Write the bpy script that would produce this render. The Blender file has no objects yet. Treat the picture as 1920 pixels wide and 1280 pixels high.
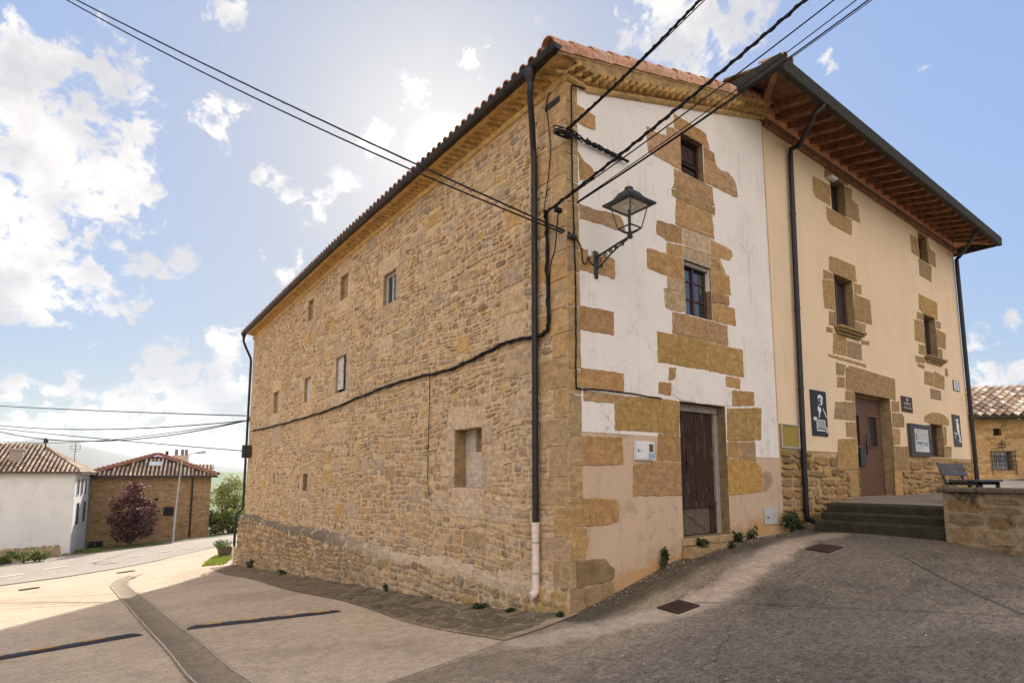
import bpy, math, random
import numpy as np
from math import sin, cos, tan, atan, radians, pi, sqrt

# ------------------------------------------------------------------ camera, sky, sun, exposure
scene = bpy.context.scene
COL = scene.collection
CXP, CYP, FPX, HOR = 965., 764., 1081., 893.          # lens measured on the photograph (1920 px wide)
PITCH = atan((HOR - CYP) / FPX)
HEAD = radians(53.1)
EYE = 1.82
_a = HEAD - atan(102 / 1088.7)
CAM = np.array([-8 * cos(_a), -8 * sin(_a), EYE])     # 8 m from the house corner, which is the origin

cam = bpy.data.cameras.new("camera")
cam.sensor_fit = 'HORIZONTAL'; cam.sensor_width = 36
cam.lens = FPX / 1920 * 36
cam.shift_x = (960 - CXP) / 1920; cam.shift_y = (CYP - 640) / 1920
cam.clip_start = .05; cam.clip_end = 60000
camo = bpy.data.objects.new("camera", cam); COL.objects.link(camo)
camo.location = CAM; camo.rotation_euler = (pi / 2 + PITCH, 0, HEAD - pi / 2)
scene.camera = camo

FW = np.array([cos(HEAD), sin(HEAD), 0]); RT = np.array([sin(HEAD), -cos(HEAD), 0]); UP = np.array([0, 0, 1.])
def ray(x, y):
    F = FW * cos(PITCH) + UP * sin(PITCH); U = -FW * sin(PITCH) + UP * cos(PITCH)
    return RT * (x - CXP) + U * -(y - CYP) + F * FPX
def on(x, y, axis, v):
    d = ray(x, y); t = (v - CAM[axis]) / d[axis]; return CAM + d * t
def deep(x, y, depth):
    d = ray(x, y); return CAM + d * (depth / float(d @ FW))
def F2(x, y):                      # a point of the front wall plane (x, z)
    P = on(x, y, 1, 0.); return (float(P[0]), float(P[2]))
def S2(x, y):                      # a point of the side wall plane (y, z)
    P = on(x, y, 0, 0.); return (float(P[1]), float(P[2]))

SUN_EL, SUN_AZ = radians(30.3), radians(60.6)         # azimuth counted from +X towards +Y
SUN_DIR = np.array([cos(SUN_EL) * cos(SUN_AZ), cos(SUN_EL) * sin(SUN_AZ), sin(SUN_EL)])
SKY_STRENGTH, SUN_STRENGTH, EXPOSURE = .10, 2.4, 1.74
scene.view_settings.view_transform = 'Standard'
scene.view_settings.look = 'None'
scene.view_settings.exposure = EXPOSURE
scene.view_settings.gamma = 1
scene.render.film_transparent = False
scene.cycles.use_denoising = True
scene.cycles.max_bounces = 6
scene.cycles.diffuse_bounces = 4
scene.cycles.volume_bounces = 0

sl = bpy.data.lights.new("sun", 'SUN'); sl.energy = SUN_STRENGTH; sl.angle = radians(.5); sl.color = (1, .93, .82)
so = bpy.data.objects.new("sun", sl); COL.objects.link(so)
from mathutils import Vector
so.rotation_euler = Vector(SUN_DIR).to_track_quat('Z', 'Y').to_euler(); so.location = (10, 20, 30)

class NT:                                             # small node-tree writer
    def __init__(s, tree): s.t = tree; s.n = tree.nodes; s.l = tree.links
    def __call__(s, typ, **kw):
        nd = s.n.new(typ)
        for k, v in kw.items(): setattr(nd, k, v)
        return nd
    def link(s, a, b): s.l.new(a, b)
    def set(s, sock, v):
        if isinstance(v, bpy.types.NodeSocket): s.l.new(v, sock)
        else: sock.default_value = v
    def math(s, op, a, b=0., c=None, clamp=False):
        m = s('ShaderNodeMath', operation=op, use_clamp=clamp)
        s.set(m.inputs[0], a); s.set(m.inputs[1], b)
        if c is not None: s.set(m.inputs[2], c)
        return m.outputs[0]
    def vm(s, op, a, b=None, out=0, scale=None):
        m = s('ShaderNodeVectorMath', operation=op)
        s.set(m.inputs[0], a)
        if b is not None: s.set(m.inputs[1], b)
        if scale is not None: s.set(m.inputs['Scale'], scale)
        return m.outputs[out]
    def rng(s, v, a, b, c=0., d=1., smooth=True):
        m = s('ShaderNodeMapRange', interpolation_type='SMOOTHSTEP' if smooth else 'LINEAR')
        s.set(m.inputs['Value'], v)
        for k, x in zip(('From Min', 'From Max', 'To Min', 'To Max'), (a, b, c, d)): s.set(m.inputs[k], x)
        return m.outputs['Result']
    def noise(s, vec, scale, detail=3, rough=.55, dist=0., out='Fac'):
        m = s('ShaderNodeTexNoise'); s.set(m.inputs['Vector'], vec)
        m.inputs['Scale'].default_value = scale; m.inputs['Detail'].default_value = detail
        m.inputs['Roughness'].default_value = rough; m.inputs['Distortion'].default_value = dist
        return m.outputs[out]
    def mix(s, fac, a, b, blend='MIX'):
        m = s('ShaderNodeMix', data_type='RGBA', blend_type=blend)
        s.set(m.inputs[0], fac); s.set(m.inputs[6], a); s.set(m.inputs[7], b)
        return m.outputs[2]

world = bpy.data.worlds.new("World"); scene.world = world; world.use_nodes = True
def build_sky():
    T = NT(world.node_tree); T.n.clear()
    sky = T('ShaderNodeTexSky', sky_type='NISHITA', sun_disc=False)
    sky.sun_elevation = SUN_EL; sky.sun_rotation = pi / 2 - SUN_AZ
    sky.altitude = 500; sky.air_density = 1.0; sky.dust_density = 1.2; sky.ozone_density = 1.0
    d = T.vm('NORMALIZE', T('ShaderNodeTexCoord').outputs['Generated'])
    sep = T('ShaderNodeSeparateXYZ'); T.link(d, sep.inputs[0]); z = sep.outputs[2]
    pz = T.math('ADD', T.math('MAXIMUM', z, 0.), .22)
    cmb = T('ShaderNodeCombineXYZ')
    T.link(T.math('DIVIDE', sep.outputs[0], pz), cmb.inputs[0]); T.link(T.math('DIVIDE', sep.outputs[1], pz), cmb.inputs[1])
    flat = cmb.outputs[0]
    # hold the bright ring round the sun down to what the photograph's exposure shows of it
    lum = T.vm('DOT_PRODUCT', sky.outputs[0], (.25, .55, .20), out=1)
    skyc = T.vm('SCALE', T.vm('MULTIPLY', sky.outputs[0], (.88, .97, 1.08)), scale=T.math('DIVIDE', SKYK, T.math('ADD', lum, SKYA)))
    n1 = T.noise(flat, 3.2, 7, .62, .25)
    n2 = T.noise(d, 27., 9, .62, .4)
    # where the clouds stand in the sky: (photo direction, angular radius, weight)
    blobs = [(50,250,11,1.0),(140,330,8,.95),(30,380,9.5,1.),(110,150,6,.8),(200,160,5,.7),(90,90,4,.6),(120,480,6.5,.85),(30,490,7,.9),
             (225,480,4,.7),(330,485,3.2,.55),(250,420,4,.6),(260,310,2.6,.5),(195,280,3.5,.5),(410,225,2.4,.75),(425,45,2.0,.6),(890,105,1.6,.5),(715,270,1.8,.6),(590,385,2.3,.62),
             (545,500,2.2,.55),(655,335,1.5,.6),(500,330,1.3,.6),(775,170,1.7,.5),
             (330,680,3.6,.9),(300,720,3.6,.8),(425,665,3.6,.95),(430,720,3.2,.8),(140,690,2.0,.55),(260,585,1.8,.5),(30,750,2.2,.75),(100,756,1.8,.7),
             (240,770,3.0,.8),(370,770,4.0,.95),(440,800,4,.9),(330,830,5,.9),(200,810,4.5,.75),(60,810,5,.8),(430,850,4,.8),
             (1330,70,4.6,.9),(1400,40,4.,.85),(1290,110,3,.8),(1215,50,2.6,.6),(1015,35,1.4,.55),(1240,10,2.2,.6),(1550,120,1.2,.45),
             (1840,625,1.4,.62),(1895,598,1.3,.6),(1880,725,2.4,.6),(1560,125,1.2,.3)]
    acc = None
    for x, y, r, w in blobs:
        v = ray(x, y); v = v / np.linalg.norm(v)
        dist = T.vm('DISTANCE', d, tuple(v), out=1)
        m = T.rng(dist, radians(r) * (1.2 if r > 3 else 1.75), radians(r) * .1, 0., w if r > 3 else w * 1.12)
        acc = m if acc is None else T.math('MAXIMUM', acc, m)
    # unseen cumulus added behind the camera as bright fill for the shaded facades
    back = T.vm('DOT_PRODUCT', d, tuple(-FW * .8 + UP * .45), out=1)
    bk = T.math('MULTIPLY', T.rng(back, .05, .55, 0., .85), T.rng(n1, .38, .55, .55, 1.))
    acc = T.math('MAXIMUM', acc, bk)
    nn = T.math('ADD', T.math('MULTIPLY', n1, .42), T.math('MULTIPLY', n2, .58))
    dens = T.math('ADD', acc, T.math('MULTIPLY', T.math('SUBTRACT', nn, .5), 4.4))
    cl = T.rng(dens, .44, .80)
    lowveil = T.rng(z, .12, .0, 0., .2)
    n3 = T.noise(d, 9., 4, .55)
    shade = T.mix(T.rng(T.math('ADD', n3, T.math('MULTIPLY', n2, .35)), .56, .84), (.98, .96, .95, 1), (.64, .66, .71, 1))
    sd = T.vm('DOT_PRODUCT', d, tuple(SUN_DIR), out=1)
    glow = T.math('POWER', T.math('MAXIMUM', sd, 0.), 70.)
    glow2 = T.math('POWER', T.math('MAXIMUM', sd, 0.), 900.)
    lit = T.math('ADD', CLOUD, T.math('MULTIPLY', glow, CLOUD * .7))
    lit = T.math('ADD', lit, T.rng(back, .2, .8, 0., CLOUD * BACK_FILL))
    ccol = T.vm('SCALE', T.vm('MULTIPLY', shade, T.mix(T.rng(back, .0, .4), (1.01, .99, .97, 1), (1.12, .99, .85, 1))), scale=lit)  # added clouds behind the camera tinted warm, to warm the facades
    # thin bright veil of water vapour round the sun
    base = T.mix(T.math('MULTIPLY', glow, .58), skyc, (VEIL, VEIL * .985, VEIL * .97, 1))
    base = T.mix(T.rng(glow2, .12, .95), base, (VEIL * 2.6, VEIL * 2.5, VEIL * 2.3, 1))
    base = T.mix(lowveil, base, (CLOUD * .62, CLOUD * .66, CLOUD * .72, 1))
    tot = T.mix(cl, base, ccol)
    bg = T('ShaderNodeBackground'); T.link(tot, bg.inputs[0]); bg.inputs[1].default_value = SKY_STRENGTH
    T.link(bg.outputs[0], T('ShaderNodeOutputWorld').inputs[0])
HAZE = True
CLOUD, BACK_FILL, VEIL, SKYK, SKYA = 3.1, 1.75, 3.4, 1.95, 1.0
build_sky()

# ------------------------------------------------------------------ helpers
rng = random.Random(7)
def hexc(s):
    s = s.lstrip('#'); o = []
    for i in (0, 2, 4):
        v = int(s[i:i + 2], 16) / 255
        o.append(v / 12.92 if v <= .04045 else ((v + .055) / 1.055) ** 2.4)
    return tuple(o)
def vary(c, a=.12, hue=.04, r=rng):
    k = 1 + r.uniform(-a, a); w = r.uniform(-hue, hue); return tuple(max(0, v * k * (1 + m * w)) for v, m in zip(c, (.35, 0., -1.3)))

class MB:
    """collects geometry for ONE mesh object, with a colour per vertex and a material slot per face"""
    def __init__(s): s.v = []; s.f = []; s.c = []; s.m = []
    def add(s, vs, fs, col=(.5, .5, .5), mi=0):
        b = len(s.v); s.v.extend([tuple(map(float, v)) for v in vs])
        if col and isinstance(col[0], (tuple, list)): s.c.extend(col)
        else: s.c.extend([col] * len(vs))
        s.f.extend([[b + i for i in f] for f in fs]); s.m.extend([mi] * len(fs))
    def box(s, lo, hi, col=(.5, .5, .5), mi=0, T=None):
        x0, y0, z0 = lo; x1, y1, z1 = hi
        vs = [(x0,y0,z0),(x1,y0,z0),(x1,y1,z0),(x0,y1,z0),(x0,y0,z1),(x1,y0,z1),(x1,y1,z1),(x0,y1,z1)]
        if T: vs = [T(*v) for v in vs]
        s.add(vs, [(0,3,2,1),(4,5,6,7),(0,1,5,4),(1,2,6,5),(2,3,7,6),(3,0,4,7)], col, mi)
    def bbox(s, lo, hi, b, col=(.5,.5,.5), mi=0, T=None):      # box with chamfered edges
        x0,y0,z0 = lo; x1,y1,z1 = hi; b = min(b, (x1-x0)*.45, (y1-y0)*.45, (z1-z0)*.45)
        vs = []; idx = {}
        for ax in range(3):
            for sx in (0,1):
                for sy in (0,1):
                    for sz in (0,1):
                        sg = (sx,sy,sz); p = []
                        for k,(l,h_) in enumerate(((x0,x1),(y0,y1),(z0,z1))):
                            e = h_ if sg[k] else l
                            if k != ax: e += (-b if sg[k] else b)
                            p.append(e)
                        idx[(ax,)+sg] = len(vs); vs.append(tuple(p))
        fs = []
        fs += [[idx[(0,q,0,0)],idx[(0,q,1,0)],idx[(0,q,1,1)],idx[(0,q,0,1)]] for q in (0,1)]
        fs += [[idx[(1,0,q,0)],idx[(1,1,q,0)],idx[(1,1,q,1)],idx[(1,0,q,1)]] for q in (0,1)]
        fs += [[idx[(2,0,0,q)],idx[(2,1,0,q)],idx[(2,1,1,q)],idx[(2,0,1,q)]] for q in (0,1)]
        for a in (0,1):
            for c_ in (0,1):
                fs.append([idx[(0,a,c_,0)],idx[(0,a,c_,1)],idx[(1,a,c_,1)],idx[(1,a,c_,0)]])
                fs.append([idx[(0,a,0,c_)],idx[(0,a,1,c_)],idx[(2,a,1,c_)],idx[(2,a,0,c_)]])
                fs.append([idx[(1,0,a,c_)],idx[(1,1,a,c_)],idx[(2,1,a,c_)],idx[(2,0,a,c_)]])
        for sx in (0,1):
            for sy in (0,1):
                for sz in (0,1): fs.append([idx[(0,sx,sy,sz)],idx[(1,sx,sy,sz)],idx[(2,sx,sy,sz)]])
        if T: vs = [T(*v) for v in vs]
        s.add(vs, fs, col, mi)
    def tube(s, pts, r, n=8, col=(.5,.5,.5), mi=0, cap=True):
        pts = [Vector(p) for p in pts]; rr = r if isinstance(r, (list, tuple)) else [r] * len(pts)
        vs = []; prev = None
        for i, p in enumerate(pts):
            t = (pts[min(i+1, len(pts)-1)] - pts[max(i-1, 0)])
            if t.length < 1e-9: t = Vector((0,0,1))
            t.normalize()
            if prev is None:
                a = Vector((0,0,1)) if abs(t.z) < .9 else Vector((1,0,0)); u = t.cross(a).normalized()
            else: u = (prev - t * prev.dot(t)).normalized()
            prev = u; w = t.cross(u)
            for k in range(n):
                q = 2*pi*k/n; vs.append(p + u*(rr[i]*cos(q)) + w*(rr[i]*sin(q)))
        fs = [[i*n+k, i*n+(k+1)%n, (i+1)*n+(k+1)%n, (i+1)*n+k] for i in range(len(pts)-1) for k in range(n)]
        if cap: fs += [list(range(n))[::-1], [(len(pts)-1)*n+k for k in range(n)]]
        s.add(vs, fs, col, mi)
    def lathe(s, prof, c, n=16, col=(.5,.5,.5), mi=0, sq=False):        # prof: (radius, z) round the vertical through c
        n_ = 4 if sq else n; off = pi/4 if sq else 0
        vs = [(c[0]+r*cos(off+2*pi*k/n_), c[1]+r*sin(off+2*pi*k/n_), c[2]+z) for r, z in prof for k in range(n_)]
        fs = [[i*n_+k, i*n_+(k+1)%n_, (i+1)*n_+(k+1)%n_, (i+1)*n_+k] for i in range(len(prof)-1) for k in range(n_)]
        fs += [list(range(n_))[::-1], [(len(prof)-1)*n_+k for k in range(n_)]]
        s.add(vs, fs, col, mi)
    def quad(s, a, b, c, d, col=(.5,.5,.5), mi=0): s.add([a,b,c,d], [(0,1,2,3)], col, mi)
    def build(s, name, mats, parent=None, smooth=False, auto=None):
        me = bpy.data.meshes.new(name); me.from_pydata(s.v, [], s.f)
        if not isinstance(mats, (list, tuple)): mats = [mats]
        for m in mats: me.materials.append(m)
        me.polygons.foreach_set('material_index', s.m)
        at = me.attributes.new('Col', 'FLOAT_COLOR', 'POINT')
        cc = np.ones((len(s.v), 4), np.float32); cc[:, :3] = np.array(s.c, np.float32).reshape(-1, 3)
        at.data.foreach_set('color', cc.ravel())
        if smooth: me.polygons.foreach_set('use_smooth', [True] * len(s.f))
        me.update()
        o = bpy.data.objects.new(name, me); COL.objects.link(o)
        if parent: o.parent = parent
        if smooth and auto:
            try: me.set_sharp_from_angle(angle=radians(auto))
            except Exception: pass
        return o
def tag(o, label=None, cat=None, group=None, kind=None):
    if label: o['label'] = label
    if cat: o['category'] = cat
    if group: o['group'] = group
    if kind: o['kind'] = kind
    return o
def thing(name, label, cat, group=None, loc=(0,0,0)):
    o = bpy.data.objects.new(name, None); COL.objects.link(o); o.location = loc; o.empty_display_size = .3
    return tag(o, label, cat, group)
def struct(o): return tag(o, kind='structure')

FM = lambda x, z, o=0.: (x, -o, z)          # on the front wall, o metres proud
SM = lambda y, z, o=0.: (-o, y, z)          # on the side wall

def vnoise(seed):                            # smooth 2-D value noise, numpy
    R = np.random.RandomState(seed).rand(256, 256)
    def f(x, y):
        x = np.asarray(x, float); y = np.asarray(y, float)
        xi = np.floor(x).astype(int); yi = np.floor(y).astype(int); u = x - xi; v = y - yi
        u = u*u*(3-2*u); v = v*v*(3-2*v); g = lambda a, b: R[a & 255, b & 255]
        return (g(xi,yi)*(1-u)+g(xi+1,yi)*u)*(1-v)+(g(xi,yi+1)*(1-u)+g(xi+1,yi+1)*u)*v
    return f
_n1, _n2, _n3 = vnoise(1), vnoise(2), vnoise(3)
def fbm(x, y, f=_n1, o=4):
    s = 0; a = .5
    for k in range(o): s = s + a * f(x * 2**k + 17*k, y * 2**k + 5*k); a *= .5
    return s / (1 - .5**o)

def stone(mb, pts, fmap, d, col, mi=0, bevel=.008, jit=.005, seg=.09, base=0., r=rng):
    """one dressed stone or patch: an outline on a wall, raised d metres, with a worn edge"""
    P = [Vector(p) for p in pts]; n = len(P)
    area = sum(P[i].x*P[(i+1)%n].y - P[(i+1)%n].x*P[i].y for i in range(n))
    if area < 0: P.reverse()
    Q = []
    for i in range(n):
        a, b = P[i], P[(i+1)%n]; k = max(1, int((b-a).length/seg))
        for j in range(k):
            q = a.lerp(b, j/k)
            Q.append(q + Vector((r.uniform(-jit,jit), r.uniform(-jit,jit))))
    m = len(Q); R = []
    for i in range(m):
        t = Q[(i+1)%m]-Q[i-1]
        if t.length < 1e-9: t = Vector((1,0))
        t.normalize(); R.append(Q[i] + Vector((-t.y, t.x))*bevel)
    vs = [fmap(q.x, q.y, base) for q in Q] + [fmap(q.x, q.y, base+d+r.uniform(-.0012,.0012)) for q in R]
    fs = [[i, (i+1)%m, m+(i+1)%m, m+i] for i in range(m)] + [[m+i for i in range(m)]]
    dk = tuple(v*.8 for v in col)
    mb.add(vs, fs, [col]*m+[col]*m, mi)

def rubble(mb, fmap, s0, s1, z0, z1, excl, pal, *a, panel=None, **kw):
    if not panel: return rubble_rows(mb, fmap, s0, s1, z0, z1, excl, pal, *a, **kw)
    r = random.Random(kw.get('seed', 3)*7+1); cuts = [s0]
    while cuts[-1] < s1: cuts.append(cuts[-1]+r.uniform(*panel))
    cuts[-1] = s1; sd = kw.pop('seed', 3)
    def edge(i):
        if i == 0: return lambda z: s0
        if i == len(cuts)-1: return lambda z: s1
        return lambda z: cuts[i]+.9*(float(_n2(z*1.9+i*3.7, i*5.1))-.5)
    for i in range(len(cuts)-1):
        rubble_rows(mb, fmap, edge(i), edge(i+1), z0-r.random()*.15, z1, excl, pal, *a, seed=sd*100+i, **kw)
def rubble_rows(mb, fmap, e0, e1, z0, z1, excl, pal, hr=(.07,.19), wr=(.13,.42), dr=(.006,.024), gap=.010, warp=.05, mi=0, lo=None, hi=None, seed=3, rounder=.3, bigs=.06):
    """coursed rubble: every stone its own irregular raised shape; excl = (s0,s1,z0,z1) boxes left free"""
    r = random.Random(seed); z = z0
    while z < z1:
        hh = r.uniform(*hr)
        s0 = e0(z+hh/2) if callable(e0) else e0; s1 = e1(z+hh/2) if callable(e1) else e1
        iv = [(s0, s1)]
        for (a, b, c, d) in excl:
            if z+hh*.72 > c and z+hh*.28 < d:
                nv = []
                for (p, q) in iv:
                    if b <= p or a >= q: nv.append((p, q)); continue
                    if a-p > .05: nv.append((p, a))
                    if q-b > .05: nv.append((b, q))
                iv = nv
        for (p, q) in iv:
            s = p
            while s < q-.02:
                w = min(wr[1]*1.6, max(wr[0]*.6, r.lognormvariate(math.log((wr[0]*wr[1])**.5), .38)))
                if q-(s+w) < wr[0]*.7: w = q-s
                cells = [(z, hh)]
                if hh > (hr[0]+hr[1])*.52 and w > .16 and r.random() < .4:
                    k = r.uniform(.35,.65); cells = [(z, hh*k), (z+hh*k, hh*(1-k))]
                for (cz, ch) in cells:
                    ms, mz = s+w/2, cz+ch/2
                    if lo and mz < lo(ms): continue
                    if hi and mz > hi(ms): continue
                    col = vary(r.choice(pal), .23, .05, r)
                    d = r.uniform(*dr); tx = r.uniform(-.3,.3)*d; tz = r.uniform(-.3,.3)*d
                    gx = gap*r.uniform(.5,1.6); gz = gap*r.uniform(.5,1.5)
                    hw, h2 = max(.012, w/2-gx), max(.01, ch/2-gz); n = 10; ring = []
                    for k in range(n):
                        a = 2*pi*(k+.5)/n; ca, sa = cos(a), sin(a); e = 2/(1.0+3.2*(1-rounder))
                        px = math.copysign(abs(ca)**e, ca); pz = math.copysign(abs(sa)**e, sa)
                        ring.append((px*hw*r.uniform(.80,1.10), pz*h2*r.uniform(.74,1.14)))
                    vs = []
                    for (sc, od) in ((1., -.002), (1 - .010/max(hw,.03), d*.75), (1-.035/max(hw,.06), d)):
                        scz = {1.: 1.}.get(sc, 1-(1-sc)*min(1.6, hw/h2))
                        for (qx, qz) in ring:
                            ss, zz = ms+qx*sc, mz+qz*scz
                            o = od if od < 0 else od + tx*qx/hw + tz*qz/h2
                            wz = warp*(float(_n1(ss*.9+3, zz*1.1))-.5)*2+warp*.5*(float(_n2(ss*2.7, zz*2.3))-.5)
                            wx = warp*.8*(float(_n3(ss*1.3, zz*1.7))-.5)
                            vs.append(fmap(ss+wx, zz+wz, o))
                    fs = [[i, (i+1)%n, n+(i+1)%n, n+i] for i in range(n)]+[[n+i, n+(i+1)%n, 2*n+(i+1)%n, 2*n+i] for i in range(n)]+[[2*n+i for i in range(n)]]
                    mb.add(vs, fs, col, mi)
                s += w
        z += hh

def wall_grid(mb, fmap, xs, zs, holes, off=0., col=(.5,.5,.5), mi=0, top=None, step=1.0):
    X = sorted(set([xs[0], xs[1]] + [v for h_ in holes for v in h_[:2] if xs[0] < v < xs[1]]))
    Z = sorted(set([zs[0], zs[1]] + [v for h_ in holes for v in h_[2:] if zs[0] < v < zs[1]]))
    def fill(L):
        o = []
        for a, b in zip(L, L[1:]):
            k = max(1, int((b-a)/step)); o += [a+(b-a)*j/k for j in range(k)]
        return o+[L[-1]]
    X = fill(X); Z = fill(Z); id_ = {}
    zz = lambda i, j: (Z[j] if not top or j < len(Z)-1 else top(X[i]))
    vs = []
    for i in range(len(X)):
        for j in range(len(Z)): id_[i,j] = len(vs); vs.append(fmap(X[i], zz(i,j), off))
    fs = []
    for i in range(len(X)-1):
        for j in range(len(Z)-1):
            mx, mz = (X[i]+X[i+1])/2, (Z[j]+Z[j+1])/2
            if any(h_[0] < mx < h_[1] and h_[2] < mz < h_[3] for h_ in holes): continue
            fs.append([id_[i,j], id_[i+1,j], id_[i+1,j+1], id_[i,j+1]])
    mb.add(vs, fs, col, mi)
def reveal(mb, fmap, h_, depth, col, mi=0, off=.002):
    a, b, c, d = h_
    for (p, q) in (((a,c),(b,c)), ((b,c),(b,d)), ((b,d),(a,d)), ((a,d),(a,c))):
        mb.quad(fmap(*p, off), fmap(*q, off), fmap(*q, -depth), fmap(*p, -depth), col, mi)

# ------------------------------------------------------------------ materials
def new_mat(name):
    m = bpy.data.materials.new(name); m.use_nodes = True; T = NT(m.node_tree); T.n.clear()
    out = T('ShaderNodeOutputMaterial'); b = T('ShaderNodeBsdfPrincipled'); T.link(b.outputs[0], out.inputs[0])
    return m, T, b
def simple(name, col, rough=.6, metal=0., var=.12, nscale=20., bump=0., bscale=60., spec=None, stretch=None, dirt=None):
    m, T, b = new_mat(name)
    pos = T('ShaderNodeNewGeometry').outputs['Position']
    if stretch: pos = T.vm('MULTIPLY', pos, stretch)
    c = col if col != 'attr' else None
    if c is None: src = T('ShaderNodeAttribute', attribute_name='Col').outputs['Color']
    else: src = (*c, 1)
    n = T.noise(pos, nscale, 4, .6)
    cc = T.mix(1., src, T.mix(T.rng(n, .25, .75), (1-var*1.4,)*3+(1,), (1+var,)*3+(1,)), 'MULTIPLY')
    if dirt:
        dn = T.noise(pos, dirt[1], 5, .65, .4); cc = T.mix(T.rng(dn, dirt[2], dirt[2]+.2, 0., dirt[3]), cc, (*dirt[0], 1))
    T.set(b.inputs['Base Color'], cc); b.inputs['Roughness'].default_value = rough; b.inputs['Metallic'].default_value = metal
    if spec is not None: b.inputs['Specular IOR Level'].default_value = spec
    if bump:
        bp = T('ShaderNodeBump'); bp.inputs['Distance'].default_value = bump; bp.inputs['Strength'].default_value = 1
        T.link(T.noise(pos, bscale, 5, .65), bp.inputs['Height']); T.link(bp.outputs[0], b.inputs['Normal'])
    return m
def stone_material(name, bump=.006, dark=.45, smear=None, lichen=0.):
    m, T, b = new_mat(name); pos = T('ShaderNodeNewGeometry').outputs['Position']
    src = T('ShaderNodeAttribute', attribute_name='Col').outputs['Color']
    big = T.noise(pos, 2.2, 4, .6); fine = T.noise(pos, 38., 6, .7); mid = T.noise(pos, 9., 4, .6, .6)
    c = T.mix(1., src, T.mix(T.rng(fine, .25, .78), (.80, .78, .75, 1), (1.15, 1.14, 1.12, 1)), 'MULTIPLY')
    c = T.mix(1., c, T.mix(T.rng(mid, .3, .7), (.78, .75, .71, 1), (1.16, 1.15, 1.12, 1)), 'MULTIPLY')
    st = T.noise(T.vm('MULTIPLY', pos, (1.5, 1.5, 16.)), 1.6, 5, .65, .7)
    c = T.mix(1., c, T.mix(T.rng(st, .3, .7), (.86, .83, .80, 1), (1.1, 1.09, 1.07, 1)), 'MULTIPLY')
    c = T.mix(T.rng(big, .52, .78, 0., dark), c, T.mix(1., c, (.68, .63, .58, 1), 'MULTIPLY'))
    if smear:                                # pointing mortar wiped over the stones
        sm = T.noise(pos, 3.4, 6, .68, .5); c = T.mix(T.rng(sm, .52, .64, 0., .75), c, T.mix(1., (*smear, 1), T.mix(T.rng(fine, .25, .78), (.8,)*3+(1,), (1.15,)*3+(1,)), 'MULTIPLY'))
    if lichen: c = T.mix(T.rng(T.noise(pos, 2.8, 5, .62, .3), .53, .66, 0., lichen), c, (.045,.038,.03,1))
    sp = T.noise(pos, 120., 3, .6)
    c = T.mix(T.rng(sp, .66, .74, 0., .5), c, T.mix(1., c, (.5, .46, .42, 1), 'MULTIPLY'))
    T.set(b.inputs['Base Color'], c); b.inputs['Roughness'].default_value = .92; b.inputs['Specular IOR Level'].default_value = .2
    bp = T('ShaderNodeBump'); bp.inputs['Distance'].default_value = bump; bp.inputs['Strength'].default_value = 1
    T.link(T.math('ADD', fine, T.math('MULTIPLY', mid, .9)), bp.inputs['Height']); T.link(bp.outputs[0], b.inputs['Normal'])
    return m
def plaster_material(name, col, stain, s_lo=.56, s_amt=.5, bump=.003, low=None, crack=.25):
    m, T, b = new_mat(name); pos = T('ShaderNodeNewGeometry').outputs['Position']
    n1 = T.noise(pos, .9, 5, .62, .3); n2 = T.noise(pos, 7., 6, .7, .8); n3 = T.noise(pos, 45., 4, .6)
    c = T.mix(T.rng(n1, .35, .7, 0., .5), (*col, 1), tuple(v*.88 for v in col)+(1,))
    sm = T.math('MULTIPLY', T.rng(n1, .48, .68), T.rng(n2, s_lo, s_lo+.14, 0., s_amt))
    c = T.mix(sm, c, (*stain, 1))
    c = T.mix(1., c, T.mix(n3, (.93,)*3+(1,), (1.06,)*3+(1,)), 'MULTIPLY')
    wv = T.vm('ADD', pos, T.vm('SCALE', T.noise(pos, 2.4, 4, .6, 0., 'Color'), scale=.5))
    vo = T('ShaderNodeTexVoronoi', feature='DISTANCE_TO_EDGE'); vo.inputs['Scale'].default_value = .85; T.link(wv, vo.inputs['Vector'])
    ck = T.math('MULTIPLY', T.rng(vo.outputs['Distance'], .009, .002), T.rng(T.noise(pos, .7, 3, .6), .52, .62, 0., crack)); c = T.mix(ck, c, tuple(v*.6 for v in stain)+(1,))
    rn = T.noise(T.vm('MULTIPLY', pos, (7., 7., .5)), 1.2, 4, .6); c = T.mix(T.math('MULTIPLY', T.rng(rn, .50, .70, 0., .34), T.rng(n1, .40, .58)), c, (*stain, 1))
    if low:                                  # damp, discoloured foot of the wall: (colour, z where it ends)
        sep = T('ShaderNodeSeparateXYZ'); T.link(pos, sep.inputs[0])
        hz = T.math('SUBTRACT', sep.outputs[2], T.math('MULTIPLY', sep.outputs[0], .17))
        k = T.math('MULTIPLY', T.rng(T.math('ADD', hz, T.math('MULTIPLY', n2, -.9)), low[1]-.5, low[1]-.75), T.rng(n1, .4, .6))
        c = T.mix(k, c, (*low[0], 1))
        k2 = T.math('MULTIPLY', T.rng(T.noise(pos, 2.1, 5, .7, .5), .52, .66), .55); c = T.mix(k2, c, (*low[2], 1))
    T.set(b.inputs['Base Color'], c); b.inputs['Roughness'].default_value = .9; b.inputs['Specular IOR Level'].default_value = .15
    bp = T('ShaderNodeBump'); bp.inputs['Distance'].default_value = bump; bp.inputs['Strength'].default_value = 1
    T.link(T.math('ADD', n2, T.math('MULTIPLY', n3, .3)), bp.inputs['Height']); T.link(bp.outputs[0], b.inputs['Normal'])
    return m
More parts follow.
